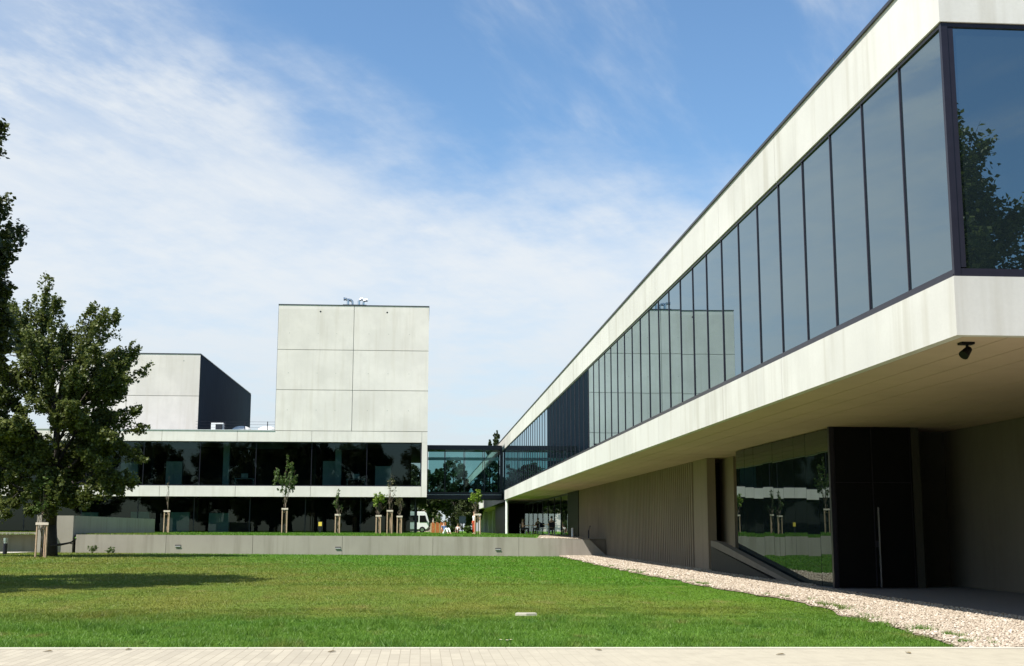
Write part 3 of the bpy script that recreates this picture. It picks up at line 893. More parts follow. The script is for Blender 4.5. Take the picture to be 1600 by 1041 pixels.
t = thing('path_marker', (9.35, 77.4, .95), 'short white bollard beside the black portal', 'bollard')
MB().tube((9.35,77.4,.9),(9.35,77.4,1.52),.07,n=12).build('post', M['white'], t); MB().ball((9.35,77.4,1.52),.07,.07,.03).build('top_cap', M['white'], t)
bs = MB().path([(9.45,70.6,.9),(9.45,70.6,1.25),(9.43,70.4,1.42),(9.42,70.0,1.52),(9.40,69.6,1.62)], .035)
tag(bs.build('bicycle_stand', M['frame']), 'bent dark bicycle stand leaning by the ribbed wall', 'bicycle stand')

# ------------------------------------------------------------------ trees
def leaf_quads(rng, P, size, normal_up=.5, elong=1.35):
    n = len(P)
    d = rng.standard_normal((n,3)); d[:,2] = d[:,2]*.6-.35
    d /= np.linalg.norm(d, axis=1)[:,None]
    u = rng.standard_normal((n,3)); u[:,2] += normal_up*2
    s = np.cross(d, u); s /= np.linalg.norm(s, axis=1)[:,None]+1e-9
    nn = np.cross(s, d)
    L = (size*rng.uniform(.65,1.3,n))[:,None]; W = L/elong
    A = P-d*L*.5; B = P+s*W*.5+nn*L*.07; C = P+d*L*.5; D = P-s*W*.5+nn*L*.07
    V = np.stack([A,B,C,D],1).reshape(-1,3)
    return V

def plume(rng, base, tip, r0, n, droop=.15):
    t = rng.beta(1.5,1.25,n)
    ax = tip-base; L = np.linalg.norm(ax); ax = ax/L
    o = rng.standard_normal((n,3)); o -= (o@ax)[:,None]*ax
    o /= np.linalg.norm(o,axis=1)[:,None]
    prof = np.sin(np.pi*np.clip(t*.86+.1,0,1))**.7
    r = r0*prof*np.sqrt(rng.random(n))*rng.uniform(.6,1.25,n)
    # small tufts along the plume instead of an even cloud
    P = base+ax*(t*L)[:,None]+o*r[:,None]
    k = max(6, n//26)
    C = P[rng.integers(0,n,k)]
    idx = rng.integers(0,k,n)
    P = C[idx]+(P-C[idx])*.18+rng.standard_normal((n,3))*.085*max(.5, r0)
    P[:,2] -= droop*r
    return P

def tree(name, label, cat, base, H, trunk_r, ends, leaf, nleaf, lsize, r0, trunk_top, bark='bark', group=None, seed=1, lean=(0,0), forks=None):
    """ends: list of (base point, tip point) of foliage plumes, all relative to base"""
    rng = np.random.default_rng(seed)
    root = thing(name, base, label, cat, group)
    B = Vector(base)
    tb = MB(); pts = []; rs = []
    for i in range(7):
        t = i/6
        pts.append(B+Vector((lean[0]*t+.06*H/10*math.sin(3*t+seed), lean[1]*t+.05*H/10*math.sin(4*t+seed*2), -.05+trunk_top*t)))
        rs.append(trunk_r*(1.25 if i == 0 else 1)*(1-t*.78))
    tb.path(pts, rs, 10)
    P = []
    E_ = [(np.array(p), np.array(q)) for p, q in ends]
    # a few main limbs, everything else hangs from the nearest of them
    K = min(len(E_), 13); pick = [0]
    D = np.array([p for p, q in E_])
    while len(pick) < K:
        dd = np.min([np.linalg.norm(D-D[j], axis=1) for j in pick], axis=0); pick.append(int(dd.argmax()))
    limb_pts = []
    def trunk_at(z):
        t = min(max(z/trunk_top, .12), .98); i = min(int(t*6), 5)
        return pts[i].lerp(pts[i+1], t*6-i), trunk_r*(1-t*.75)
    for j in pick:
        p, q = E_[j]
        s0, rr = trunk_at(p[2]*.66-.2); e0 = B+Vector(p)
        mid = s0.lerp(e0, .5)+Vector((rng.normal(0,.12), rng.normal(0,.12), .12*(e0-s0).length))
        line = [s0, s0.lerp(mid,.5)+Vector((0,0,.03)), mid, mid.lerp(e0,.55)+Vector((rng.normal(0,.06),rng.normal(0,.06),.04)), e0]
        rl = [rr*.5, rr*.42, rr*.33, rr*.26, rr*.2]
        tb.path(line, rl, 6); limb_pts += list(zip(line[1:], rl[1:]))
    for j, (p, q) in enumerate(E_):
        e0 = B+Vector(p)
        if j not in pick:
            lp, lr = min(limb_pts, key=lambda c: (c[0]-e0).length+max(0, c[0].z-e0.z)*1.5)
            m_ = lp.lerp(e0, .5)+Vector((0,0,.06*(e0-lp).length))
            tb.path([lp, m_, e0], [min(lr*.6,.06), .03*trunk_r/.3+.004, .022*trunk_r/.3+.003], 5)
        tb.path([e0, B+Vector(p+(q-p)*.5)+Vector((0,0,.04)), B+Vector(p+(q-p)*.95)], [.022*trunk_r/.3+.003, .015*trunk_r/.3+.003, .004], 4)
        P.append(plume(rng, p, q, r0*rng.uniform(.75,1.2), int(nleaf*rng.uniform(.7,1.3))))
    tb.build('trunk', M[bark], root, smooth=True)
    P = np.concatenate(P)
    V = leaf_quads(rng, P, lsize)
    np_obj('crown', V, np.arange(len(V)).reshape(-1,4), M[leaf], root, org=base)
    return root

def crown_ends(seed, n, c, rad, inner=.45, up=.35, zmin=None, shape=None):
    rng = np.random.default_rng(seed); out = []
    while len(out) < n:
        d = rng.standard_normal(3); d /= np.linalg.norm(d)
        s = rng.uniform(.62, 1.0)
        tip = np.array(c)+d*np.array(rad)*s
        if shape is not None: tip = shape(tip)
        if tip is None or (zmin and tip[2] < zmin): continue
        b = np.array(c)*np.array([1,1,1])+(tip-np.array(c))*inner
        b[2] -= up*np.linalg.norm(tip-b)*.6
        out.append((b, tip))
    return out

# big tree by the wall, crown 2.5 to 14 m, ragged on the right
def lin_shape(t):
    z = t[2]
    w = np.interp(z, [1.6,3,5,7,10.0,11.8,13.6], [3.4,4.3,4.8,4.9,4.5,2.9,1.2])
    r = math.hypot(t[0]+.4, t[1]*1.35)
    if r > w: t = np.array([t[0]*w/r, t[1]*w/r, z])
    return t
ends = crown_ends(21, 100, (-.5,0,7.2), (5.4,3.9,6.3), .5, .45, 2.0, lin_shape)
ends += crown_ends(22, 38, (-.5,0,6.6), (3.6,2.6,4.6), .4, .3, 2.4, lin_shape)
ends += [((-.9,0,10.2),(-.95,-.2,13.3)),((.6,0,9.1),(1.4,0,12.0)),((1.6,0,8.0),(3.7,-.3,10.0)),((1.8,-.5,6.0),(3.9,-.6,6.8)),((1.5,-1,3.4),(2.9,-1,2.8)),((-2.4,0,9.3),(-2.5,0,12.2)),((1.2,-.6,7.0),(3.4,-.8,8.3)),((1.4,-.3,4.7),(3.4,-.5,5.1)),((-1,-.5,3.6),(-1.6,-.8,2.2)),((.5,-.8,3.2),(1.2,-1.2,2.3)),((-2,-.8,3.4),(-3.4,-1,2.0)),((-1.2,-1,3.0),(-2.2,-1.4,1.7)),((-2.6,0,3.6),(-4.2,-.2,2.3)),((-.4,-1,3.2),(-.6,-1.6,1.9)),((2,-.6,4.0),(3.3,-1,2.9)),((-3,0,5),(-4.6,0,4.0)),((-3,-.8,4.2),(-4.3,-1.2,3.0)),((1.0,-.9,3.4),(1.9,-1.3,2.2)),((2.2,-.4,3.9),(3.9,-.6,3.3)),((.2,-1.2,3.0),(.3,-1.7,1.8)),((2.6,-.2,5.2),(4.3,-.3,4.4))]
tree('linden_tree', 'large dark leafy tree standing before the low wall at left', 'tree', (-16.95,58.9,.165), 13.4, .29, ends, 'leaf', 780, .15, .62, 8.9, seed=4)
# nearer tree whose crown reaches in from the left
def near_shape(t):
    z = t[2]
    w = np.interp(z, [2.5,5,8.7,9.1,9.3,10.1,10.4,12.0,12.5,15], [3.3,4.1,4.2,4.0,2.2,2.2,3.7,3.3,1.8,1.2])
    r = math.hypot(t[0], t[1]*.72)
    if r > w: t = np.array([t[0]*w/r, t[1]*w/r, z])
    return t
ends = crown_ends(33, 150, (0,0,8.6), (5.2,7,6.6), .5, .4, 2.6, near_shape)
ends += [((2.0,-.5,10.9),(3.9,-.8,10.7)),((2.0,.3,11.2),(3.5,.2,11.7)),((2.3,.2,8.4),(4.25,.1,8.9)),((2.4,-.6,7.6),(4.3,-.8,8.3)),((2.2,0,6.2),(4.15,0,6.7)),((2.2,0,8.3),(4.1,-.2,7.3)),((2.2,.6,6.9),(4.0,.4,5.8)),((2.0,-1,5.4),(3.7,-1.2,4.4)),((2.2,-.4,8.0),(4.1,-.6,7.7))]
tree('maple_tree', 'nearer dark tree at the left edge, only branch tips in view', 'tree', (-14.35,31.4,.04), 15, .32, ends, 'leaf_near', 900, .14, .68, 11.5, seed=9)

# young staked trees
def stakes(x, y, h, lb, w=.34, z0=None, ymin=None):
    z = float(uz(x, y) if y > 67 else gz(x, y)) if z0 is None else z0
    t = thing('stake_frame', (x, y, z), lb, 'tree stakes', 'timber stake frames around young trees')
    for dx, dy in ((-w/2,-w*.3),(w/2,-w*.3),(.05,w*.45)):
        MB().tube((x+dx,y+dy,z-.05),(x+dx*.98,y+dy,z+h),.042,n=8).build('post', M['wood'], t)
    b = MB()
    b.box(x-w/2-.06, x+w/2+.06, y-w*.3-.065, y-w*.3-.043, z+h-.12, z+h-.01)
    b.build('crossbar', M['woodend'], t)
    b = MB().tube((x-w/2,y-w*.3,z+h-.3),(x+.05,y+w*.45,z+h-.3),.02).tube((x+w/2,y-w*.3,z+h-.3),(x+.05,y+w*.45,z+h-.3),.02)
    b.build('side_bar', M['wood'], t)
    return z
YG = 'young trees held by timber stakes'
def sapling(x, y, top, cw, z_low, n, leaf, nl, ls, r0, lb, seed, z, cone=False):
    rng = np.random.default_rng(seed); ends = []
    H = top-z
    for i in range(n):
        a = rng.uniform(0, 6.28); f = rng.random()
        zb = (z_low-z)+(H-(z_low-z))*f*.6
        rr = cw/2*(1-f*.55)*rng.uniform(.6,1.0)
        zt = min(zb+ (H-(z_low-z))*rng.uniform(.25,.42), H)
        ends.append(((.12*math.cos(a)*cw, .12*math.sin(a)*cw, zb), (rr*math.cos(a), rr*math.sin(a), zt)))
    ends.append(((0,0,H*.75),(0.02,0,H)))
    tree('young_tree', lb, 'tree', (x, y, z), H, .045, ends, leaf, nl, ls, r0, H*.8, 'twig', YG, seed)
z = stakes(-9.75, 90, 1.82, 'tallest pair of pale stakes under the bushy young tree')
sapling(-9.75, 90, 6.85, 2.7, 3.3, 17, 'leaf_young', 62, .15, .36, 'bushy green young tree, the fullest one before the office glass', 51, z)
z = stakes(-6.0, 90, 1.42, 'stakes with white crossbar right of the small yellow sign', .3)
sapling(-6.0, 90, 4.3, .75, 2.7, 8, 'leaf_young', 26, .11, .17, 'slim sparse young tree just right of the small yellow sign', 52, z)
z = stakes(-3.1, 90, 1.36, 'leftmost stakes of the close group of three near the corner', .3)
sapling(-3.1, 90, 4.1, 1.5, 3.0, 11, 'leaf_lime', 40, .15, .26, 'bright yellow-green young tree in the close group of three', 53, z)
z = stakes(-2.3, 90, 1.72, 'tall middle stakes of the close group of three')
sapling(-2.3, 90, 5.5, 1.5, 3.1, 11, 'leaf_olive', 13, .10, .2, 'thin almost bare young tree, middle of the group of three', 54, z)
z = stakes(-1.6, 90, 1.32, 'right-hand stakes of the group of three near the corner', .3)
sapling(-1.6, 90, 3.95, .95, 2.6, 8, 'leaf_olive', 24, .11, .18, 'small olive young tree nearest the office building corner', 55, z)
z = stakes(-18.0, 90, 1.62, 'stakes around the bare stem before pale cabinets')
sapling(-18.0, 90, 5.2, .35, 4.2, 3, 'leaf_olive', 5, .08, .1, 'bare young tree stem standing before the pale cabinets', 56, z)
z = stakes(3.78, 85, 1.45, 'reddish stakes under the bridge end, before the long hall')
sapling(3.65, 85, 4.2, 1.25, 3.0, 9, 'leaf_lime', 32, .16, .26, 'yellow-green young tree in front of the glass bridge', 57, z)
z = stakes(-16.8, 57.0, 1.55, 'tall dark-shaded stakes on the lower lawn by the big trunk', .44)
MB
sapling(-16.85, 57.0, 3.9, 1.3, 2.0, 11, 'leaf_young', 48, .13, .28, 'small leafy young tree growing before the big dark trunk', 58, z)

# broken branch and weeds at the wall foot
bb = MB().path([(-16.9,58.7,.66),(-16.4,58.6,.72),(-16.0,58.6,.80),(-15.75,58.6,.98)], [.06,.05,.04,.02]).path([(-16.1,58.6,.78),(-15.9,58.65,.74)],.02)
tag(bb.build('branch', M['bark']), 'low dark branch stub sticking out right of the trunk', 'branch')
def weed(x, y, lb, h=.5, seed=1):
    rng = np.random.default_rng(seed); z = float(gz(x, y))
    t = thing('weed', (x, y, z), lb, 'plant', 'weeds at the wall foot')
    b = MB()
    P = []
    for k in range(5):
        a = rng.uniform(0,6.28); e = np.array((.25*math.cos(a), .12*math.sin(a), h*rng.uniform(.6,1)))
        b.tube((x,y,z), tuple(np.array((x,y,z))+e), .012, .005, 5); P.append(plume(rng, e*.3, e, .12, 22))
    b.build('stem', M['twig'], t)
    V = leaf_quads(rng, np.concatenate(P), .1); np_obj('foliage', V, np.arange(len(V)).reshape(-1,4), M['leaf_young'], t, org=(x,y,z))
weed(-17.0, 66.4, 'taller dark weed at the wall foot right of the trunk', .5, 3)
weed(-16.2, 66.5, 'low pale weed tuft at the wall foot, second from the trunk', .28, 4)

# trees behind the bridge, poplars beyond the roof
def round_tree(x, y, z, H, r, lb, seed, leaf='leaf_far', nl=330, ls=.32, grp='trees beyond the glass bridge', np_=44, low=.22):
    c = (0,0,H*(.5+low/2)); ends = crown_ends(seed, np_, c, (r,r,H*(.5-low/2)), .45, .3, H*low*.8)
    return tree('broadleaf_tree', lb, 'tree', (x,y,z), H, .03*H*.7, ends, leaf, nl, ls, r*.30, H*.75, seed=seed, group=grp)
round_tree(1.6, 158, 1.0, 9.5, 3.2, 'dark broadleaf tree left under the bridge, above the orange fence', 71, low=.12)
round_tree(4.4, 176, 1.0, 11.5, 3.4, 'dark broadleaf tree in the middle beyond the bridge', 72, low=.1)
round_tree(5.6, 152, 1.0, 5.2, 1.9, 'low dark tree behind the road sign', 73, low=.1)
round_tree(-2.5, 185, 1.0, 11, 4.2, 'dark broadleaf tree behind the white van', 74, low=.12)
def poplar(x, y, H, r, lb, seed):
    rng = np.random.default_rng(seed); ends = []
    for i in range(34):
        f = rng.random()**.8; z = H*(.12+.8*f); a = rng.uniform(0,6.28)
        rr = r*math.sin(math.pi*min(.97,.16+.80*f))**.6*rng.uniform(.55,1)
        ends.append(((.1*rr*math.cos(a),.1*rr*math.sin(a),z-H*.02),(rr*math.cos(a),rr*math.sin(a),min(z+H*.08,H))))
    tree('poplar_tree', lb, 'tree', (x,y,1.0), H, .3, ends, 'leaf_far', 300, .34, r*.45, H*.85, seed=seed, group='poplars beyond the roof')
poplar(13.55, 252, 19.2, .85, 'narrow poplar crown above the bridge roof, shorter one', 81)
poplar(15.0, 252, 20.6, 1.15, 'narrow poplar crown above the bridge roof, taller one', 82)
# trees behind the viewer, seen mirrored in the glass
rt = round_tree(18.6, -16, 0, 19.5, 6.0, 'broad tree mirrored in the end glass of the upper floor', 91, 'leaf', 900, .24, 'trees behind the walkway', 56, .1)
for i, (x, y, s, lb) in enumerate(((25.5,-14,.86,'lower tree mirrored beside the broad one in the end glass'),(8,-30,.85,'tree across the walkway opposite the hall end'),(-5,-34,.8,'tree across the walkway opposite the tower'),
        (-18,-31,.9,'tree across the walkway opposite the office wing'),(-31,-35,.85,'tree across the walkway opposite the stair parapet'),(-45,-30,.95,'tree across the walkway far to the left'),(-60,-33,.9,'outermost tree across the walkway at far left'),(38,-28,.9,'outermost tree across the walkway at far right'),(1,-48,1.25,'tall tree in the second row opposite the hall end'),(-13,-50,1.3,'tall tree in the second row opposite the tower'),(-26,-47,1.25,'tall tree in the second row opposite the wing middle'),(-39,-50,1.3,'tall tree in the second row opposite the parapet'),(-52,-48,1.25,'tall tree in the second row far left'),(15,-50,1.3,'tall tree in the second row towards the right'),(-66,-50,1.3,'tall tree in the second row, outermost left'),(-12,-22,.6,'small tree in the front row opposite the tower'),(-26,-24,.6,'small tree in the front row opposite the wing'),(-38,-22,.65,'small tree in the front row opposite the parapet'),(1,-24,.62,'small tree in the front row opposite the bridge'))):
    c = copy_tree(rt, None, (x, y, 0)); c.scale = (s*1.08, s*1.08, (s*.74 if s < 1.1 else s*.86) if i else s*.88); c.rotation_euler = (0,0,1.3*i+.7); c['label'] = lb

# ------------------------------------------------------------------ far side: van, house, fence, sign, bushes
t = thing('white_van', (-1.6, 150, 1.08), 'white van parked behind the office building corner', 'van')
b = MB().prism([(-4.4,1.45),(.55,1.45),(.80,1.7),(.86,2.35),(.55,3.35),(.3,3.55),(-4.4,3.55)], 1, 149.2, 151.0)
b.build('body', M['white'], t, bevel=.05)
b = MB().prism([(-.28,2.3),(.62,2.3),(.40,3.1),(-.28,3.1)], 1, 149.17, 149.195); b.build('window', M['black'], t)
MB().prism([(-2.2,2.35),(-.45,2.35),(-.45,3.1),(-2.2,3.1)], 1, 149.17, 149.195).build('window', M['black'], t)
MB().box(-4.3, .8, 149.25, 150.95, 1.28, 1.449).build('bumper', M['cap'], t)
for x in (-3.5, .05):
    for y in (149.12, 150.8):
        w = MB().tube((x,y,1.42),(x,y+.25,1.42),.36,n=16).build('wheel', M['black'], t)
        MB().tube((x,y-.01,1.42),(x,y-.001,1.42),.2,n=12).build('rim', M['steel'], w, org=ORG[t])
MB().box(.70, .84, 149.3, 149.6, 1.85, 2.05).build('headlight', M['int_white'], t)
MB().box(.45, .55, 148.92, 149.15, 2.4, 2.65).build('mirror', M['black'], t)
PINK = plain('pink_render', (.62,.46,.38), .8); ROOFM = plain('slate_roof', (.13,.12,.15), .8)
t = thing('house', (1.0, 216, 1.0), 'pink rendered house with dark roof beyond the trees', 'house')
MB().box(-9, 2.55, 210, 222, .8, 5.9).build('wall', PINK, t)
MB().prism([(-9.6,5.9),(3.0,5.9),(-.5,8.6),(-6,8.6)], 1, 209.6, 222.4).build('roof', ROOFM, t)
for x in (-7,-4,-1.2,1.2): MB().box(x-.5, x+.5, 209.96, 210, 2.6, 4.1).build('window', M['black'], t)
t = thing('timber_fence', (1.9, 145, 1.05), 'orange and tan upright board fence under the bridge', 'fence')
x = 1.0; k = 0
while x < 2.75:
    w = .16 if k % 3 else .13
    MB().box(x, x+w, 145, 145.05, 1.02, 2.14+.14*((k*5)%3)/2).build('board', M['orange'] if (k*7) % 3 else M['tan'], t); x += w+.015; k += 1
MB().box(1.0, 2.75, 145.06, 145.12, 1.25, 1.35).build('rail', M['tan'], t)
t = thing('road_sign', (3.58, 110.9, 1.1), 'grey road sign seen from behind under the bridge', 'sign')
MB().tube((3.58,111,1.0),(3.58,111,2.6),.04).build('post', M['steel'], t)
MB().box(3.28, 3.88, 110.95, 110.97, 1.95, 2.62).build('plate', plain('sign_back', (.35,.39,.42), .4, .3), t, bevel=.01)
t = thing('yellow_sign', (-7.24, 90, 1.15), 'small yellow sign on a dark post by the office glass', 'sign')
MB().box(-7.27, -7.21, 90, 90.04, 1.1, 1.7).build('post', M['frame'], t)
MB().box(-7.36, -7.12, 89.97, 90.0, 1.66, 1.95).build('plate', M['yellow'], t)
def bush(x, y, z, r, h, lb, seed):
    rng = np.random.default_rng(seed)
    t = thing('bush', (x,y,z), lb, 'bush', 'bushes under the bridge'); P = []; b = MB()
    for i in range(16):
        a = rng.uniform(0,6.28); e = np.array((r*math.cos(a)*rng.random()**.5, r*math.sin(a)*rng.random()**.5, h*rng.uniform(.5,1)))
        b.tube((x,y,z), tuple(np.array((x,y,z))+e), .02, .008, 4); P.append(plume(rng, e*.2, e, r*.35, 130))
    b.build('stem', M['twig'], t)
    V = leaf_quads(rng, np.concatenate(P), .16); np_obj('foliage', V, np.arange(len(V)).reshape(-1,4), M['leaf_young'], t, org=(x,y,z))
bush(3.2, 142, 1.08, .6, .75, 'bright green bush right of the timber fence', 5)
bush(5.2, 141, 1.08, .8, .8, 'low green bush behind the road sign post', 6)
bush(2.2, 149, 1.08, 1.2, 2.2, 'tall dark bush behind the timber fence', 7)

def hedge(x0, x1, y, h, lb, seed):
    rng = np.random.default_rng(seed); t = thing('hedge', ((x0+x1)/2, y, 1.0), lb, 'hedge'); P = []; b = MB()
    for i in range(46):
        x = rng.uniform(x0, x1); e0 = np.array((x-(x0+x1)/2, rng.uniform(-.7,.7), .3)); e1 = e0+np.array((rng.uniform(-.5,.5), rng.uniform(-.3,.3), h*rng.uniform(.6,1)))
        b.tube((x,y,1.0), tuple(np.array(((x0+x1)/2,y,1.0))+e1), .03, .01, 4); P.append(plume(rng, e0, e1, .75, 220))
    b.build('stem', M['twig'], t)
    V = leaf_quads(rng, np.concatenate(P), .24); np_obj('foliage', V, np.arange(len(V)).reshape(-1,4), M['leaf_far'], t, org=((x0+x1)/2,y,1.0))
hedge(-2.5, 7.5, 168, 4.2, 'tall dark hedge closing the view under the bridge', 12)

# ------------------------------------------------------------------ people and café furniture
SKIN = plain('skin', (.50,.30,.21), .6, 0, .05)
def skin_body(name, joints, mat, parent, org, edges=None, sub=2):
    vs = [Vector(p) for p, r in joints]; rs = [r for p, r in joints]
    me = bpy.data.meshes.new(name); me.from_pydata(vs, edges, [])
    me.materials.append(mat)
    o = bpy.data.objects.new(name, me); link(o, parent, org)
    m = o.modifiers.new('skin', 'SKIN'); m.use_smooth_shade = True
    for i, sv in enumerate(me.skin_vertices[0].data):
        sv.radius = (rs[i], rs[i]); sv.use_root = (i == 0)
    s = o.modifiers.new('sub', 'SUBSURF'); s.levels = s.render_levels = sub
    return o
def person(loc, pose, top, bottom, hair, lb, face=0., scale=1.):
    """seated on the ground, on a chair, or standing; figure looks along +x before being turned"""
    t = thing('person', loc, lb, 'person')
    if pose == 'chair': hip = .50; knee = (.44,.50); foot = (.42,.07); lean = -.03
    elif pose == 'ground': hip = .12; knee = (.36,.45); foot = (.62,.06); lean = -.14
    else: hip = .92; knee = (.03,.50); foot = (-.02,.06); lean = .0
    S = hip+.50
    J = [((0,0,hip),.115),((lean*.5,0,hip+.25),.115),((lean,0,S),.10),((lean,0,S+.09),.052),((lean+.015,0,S+.19),.085),((lean+.015,0,S+.29),.075)]
    E = [(0,1),(1,2),(2,3),(3,4),(4,5)]
    for s in (-1,1):
        k = len(J)
        J += [((0,.09*s,hip-.02),.085),((knee[0],.11*s,knee[1]),.06),((foot[0],.11*s,foot[1]),.042),((foot[0]+.15,.12*s,foot[1]-.02),.036)]
        E += [(0,k),(k,k+1),(k+1,k+2),(k+2,k+3)]
        k = len(J)
        hand = (.36,.14*s,hip+.24) if pose != 'stand' else (.06,.24*s,hip-.08)
        if pose == 'ground' and s < 0: hand = (lean-.22,-.2,.05)
        el = ((lean+.05,.25*s,hip+.22) if pose != 'stand' else (.0,.24*s,hip+.2))
        J += [((lean,.17*s,S-.02),.058),(el,.042),(hand,.032),((hand[0]+.08,hand[1],hand[2]-.01),.028)]
        E += [(2,k),(k,k+1),(k+1,k+2),(k+2,k+3)]
    skin_body('body', J, SKIN, t, loc, E)
    T = [((0,0,hip+.03),.128),((lean*.5,0,hip+.25),.13),((lean,0,S-.01),.112),((lean,.17,S-.02),.07),((lean+.03,.22,S-.16),.06),((lean,-.17,S-.02),.07),((lean+.03,-.22,S-.16),.06)]
    skin_body('shirt', T, top, t, loc, [(0,1),(1,2),(2,3),(3,4),(2,5),(5,6)])
    T = [((0,0,hip-.02),.125)]; E = []
    for s in (-1,1):
        k = len(T); T += [((.02,.09*s,hip-.03),.096),((knee[0],.11*s,knee[1]),.072),((foot[0],.11*s,foot[1]+.06),.055)]; E += [(0,k),(k,k+1),(k+1,k+2)]
    skin_body('trousers', T, bottom, t, loc, E)
    b = MB().ball((loc[0]+lean-.012,loc[1],loc[2]+S+.28), .10, .088, .095, 12, 8); b.build('hair', hair, t, smooth=True)
    f = MB()
    for s in (-1,1): f.ball((loc[0]+lean+.092,loc[1]+.03*s,loc[2]+S+.235), .012,.012,.009, 6, 4)
    f.ball((loc[0]+lean+.105,loc[1],loc[2]+S+.205), .016,.012,.02, 6, 4); f.ball((loc[0]+lean+.092,loc[1],loc[2]+S+.165), .01,.026,.007, 6, 4)
    f.build('face', SKIN, t, smooth=True)
    t.rotation_euler = (0,0,face); t.scale = (scale,)*3
    return t
def cloth(n, c): return plain(n, c, .85, 0, .08)
HAIR = plain('dark_hair', (.02,.014,.01), .6); HAIRB = plain('brown_hair', (.09,.05,.025), .6)
person((1.75,95,1.09), 'ground', cloth('blue_shirt',(.10,.16,.30)), cloth('white_trousers',(.65,.65,.63)), HAIR, 'person in blue seated on the grass under the bridge', R(-60))
person((4.0,140,1.10), 'ground', cloth('white_shirt',(.75,.72,.68)), cloth('brown_trousers',(.12,.07,.05)), HAIRB, 'person in white top seated left of the road sign', R(-100))
person((4.06,97,1.08), 'stand', cloth('white_shirt_b',(.75,.75,.75)), cloth('red_trousers',(.50,.07,.03)), HAIRB, 'person in white top and red trousers behind the reddish stakes', R(200))
def chair(x, y, z, face, lb):
    t = thing('chair', (x,y,z), lb, 'chair', 'café chairs under the overhang')
    MB().box(x-.22,x+.22,y-.22,y+.22,z+.43,z+.46).build('seat', M['frame'], t)
    MB().box(x-.235,x-.205,y-.22,y+.22,z+.55,z+.88).build('backrest', M['frame'], t)
    for a in (-.2,.2):
        for b in (-.2,.2): MB().tube((x+a,y+b,z),(x+a,y+b,z+(.88 if a < 0 else .43)),.013,n=6).build('leg', M['steel'], t)
    t.rotation_euler = (0,0,face)
def table(x, y, z, lb):
    t = thing('cafe_table', (x,y,z), lb, 'table', 'café tables under the overhang')
    MB().tube((x,y,z+.72),(x,y,z+.75),.42,n=20).build('table_top', M['tan'], t)
    MB().tube((x,y,z+.03),(x,y,z+.72),.03).build('leg', M['steel'], t); MB().tube((x,y,z),(x,y,z+.03),.25,n=16).build('base', M['steel'], t)
CZ = .97
pv = MB().quad((7.6,86,CZ-.03+.06),(9.92,85,CZ-.03+.06),(9.92,121,CZ+.10),(7.5,121,CZ+.10))
tag(pv.build('terrace_paving', M['kerb']), 'narrow pale terrace strip before the café windows', 'paving', None, 'structure')
CZ = 1.05
table(9.1, 103.5, CZ, 'round café table between two seated people near the white column')
chair(8.35, 103.5, CZ, 0, 'café chair under the person in the pink top')
person((8.37,103.5,CZ-.02), 'chair', cloth('pink_shirt',(.62,.36,.30)), cloth('black_trousers',(.03,.03,.035)), HAIR, 'person in pink top seated at the café table by the white column')
chair(9.5, 102.4, CZ, R(120), 'café chair under the person in the brown top')
person((9.5,102.42,CZ-.02), 'chair', cloth('brown_shirt',(.30,.14,.09)), cloth('dark_trousers',(.05,.04,.04)), HAIRB, 'person in brown top seated beside the café glass', R(120))
table(9.1, 89.5, CZ, 'round café table nearest the black portal')
chair(9.2, 88.5, CZ, R(90), 'café chair under the person in dark clothes')
person((9.2,88.52,CZ-.02), 'chair', cloth('charcoal_shirt',(.05,.05,.06)), cloth('grey_trousers',(.10,.09,.09)), HAIR, 'person in dark clothes seated near the black portal', R(90))
chair(8.9, 92, CZ, R(-80), 'empty café chair between the two tables')
for i in range(6):
    y = 86.5+i*1.3; x = 12.2
    t = thing('pendant_lamp', (x,y,3.2), 'white pendant lamp hanging in the café, one of a row', 'lamp', 'pendant lamps in the café')
    MB().ball((x,y,3.05),.11,.11,.11,10,8).build('lamp_shade', M['white'], t, smooth=True); MB().tube((x,y,3.15),(x,y,3.9),.006,n=5).build('cord', M['black'], t)

# ------------------------------------------------------------------ small things on lawn and walk
t = MB().prism([(1.56,20.86),(1.74,20.82),(1.92,20.87),(1.90,21.02),(1.6,21.03)], 2, .0, .04).build('drain_cover', M['kerb'], None, org=(1.74,20.9,0))
tag(t, 'flat pale stone slab lying in the lawn', 'stone slab')
t = MB().prism([(7.02,41.0),(7.3,40.95),(7.36,41.3),(7.06,41.4)], 2, .0, .05).build('stone_slab', M['kerb'], None, org=(7.2,41.2,0))
tag(t, 'small pale slab at the lawn edge by the gravel', 'stone slab')
for i, (dx, dy) in enumerate(((-.05,.05),(.02,-.02),(.07,.04))):
    x, y = 1.02+dx, 15.25+dy
    t = thing('daisy', (x,y,0), 'white daisy in a tight trio in the lawn edge', 'flower', 'daisies near the walkway')
    MB().tube((x,y,0),(x,y,.09),.003,n=5).build('stem', M['leaf_young'], t)
    b = MB()
    for k in range(9):
        a = k*.698; b.quad((x,y,.093),(x+.016*math.cos(a-.25),y+.016*math.sin(a-.25),.096),(x+.024*math.cos(a),y+.024*math.sin(a),.094),(x+.016*math.cos(a+.25),y+.016*math.sin(a+.25),.096))
    b.build('petals', M['white'], t); MB().ball((x,y,.096),.006,.006,.004,8,5).build('centre', M['yellow'], t)
DRY = plain('dry_leaf', (.16,.12,.06), .9, 0, .3, 20)
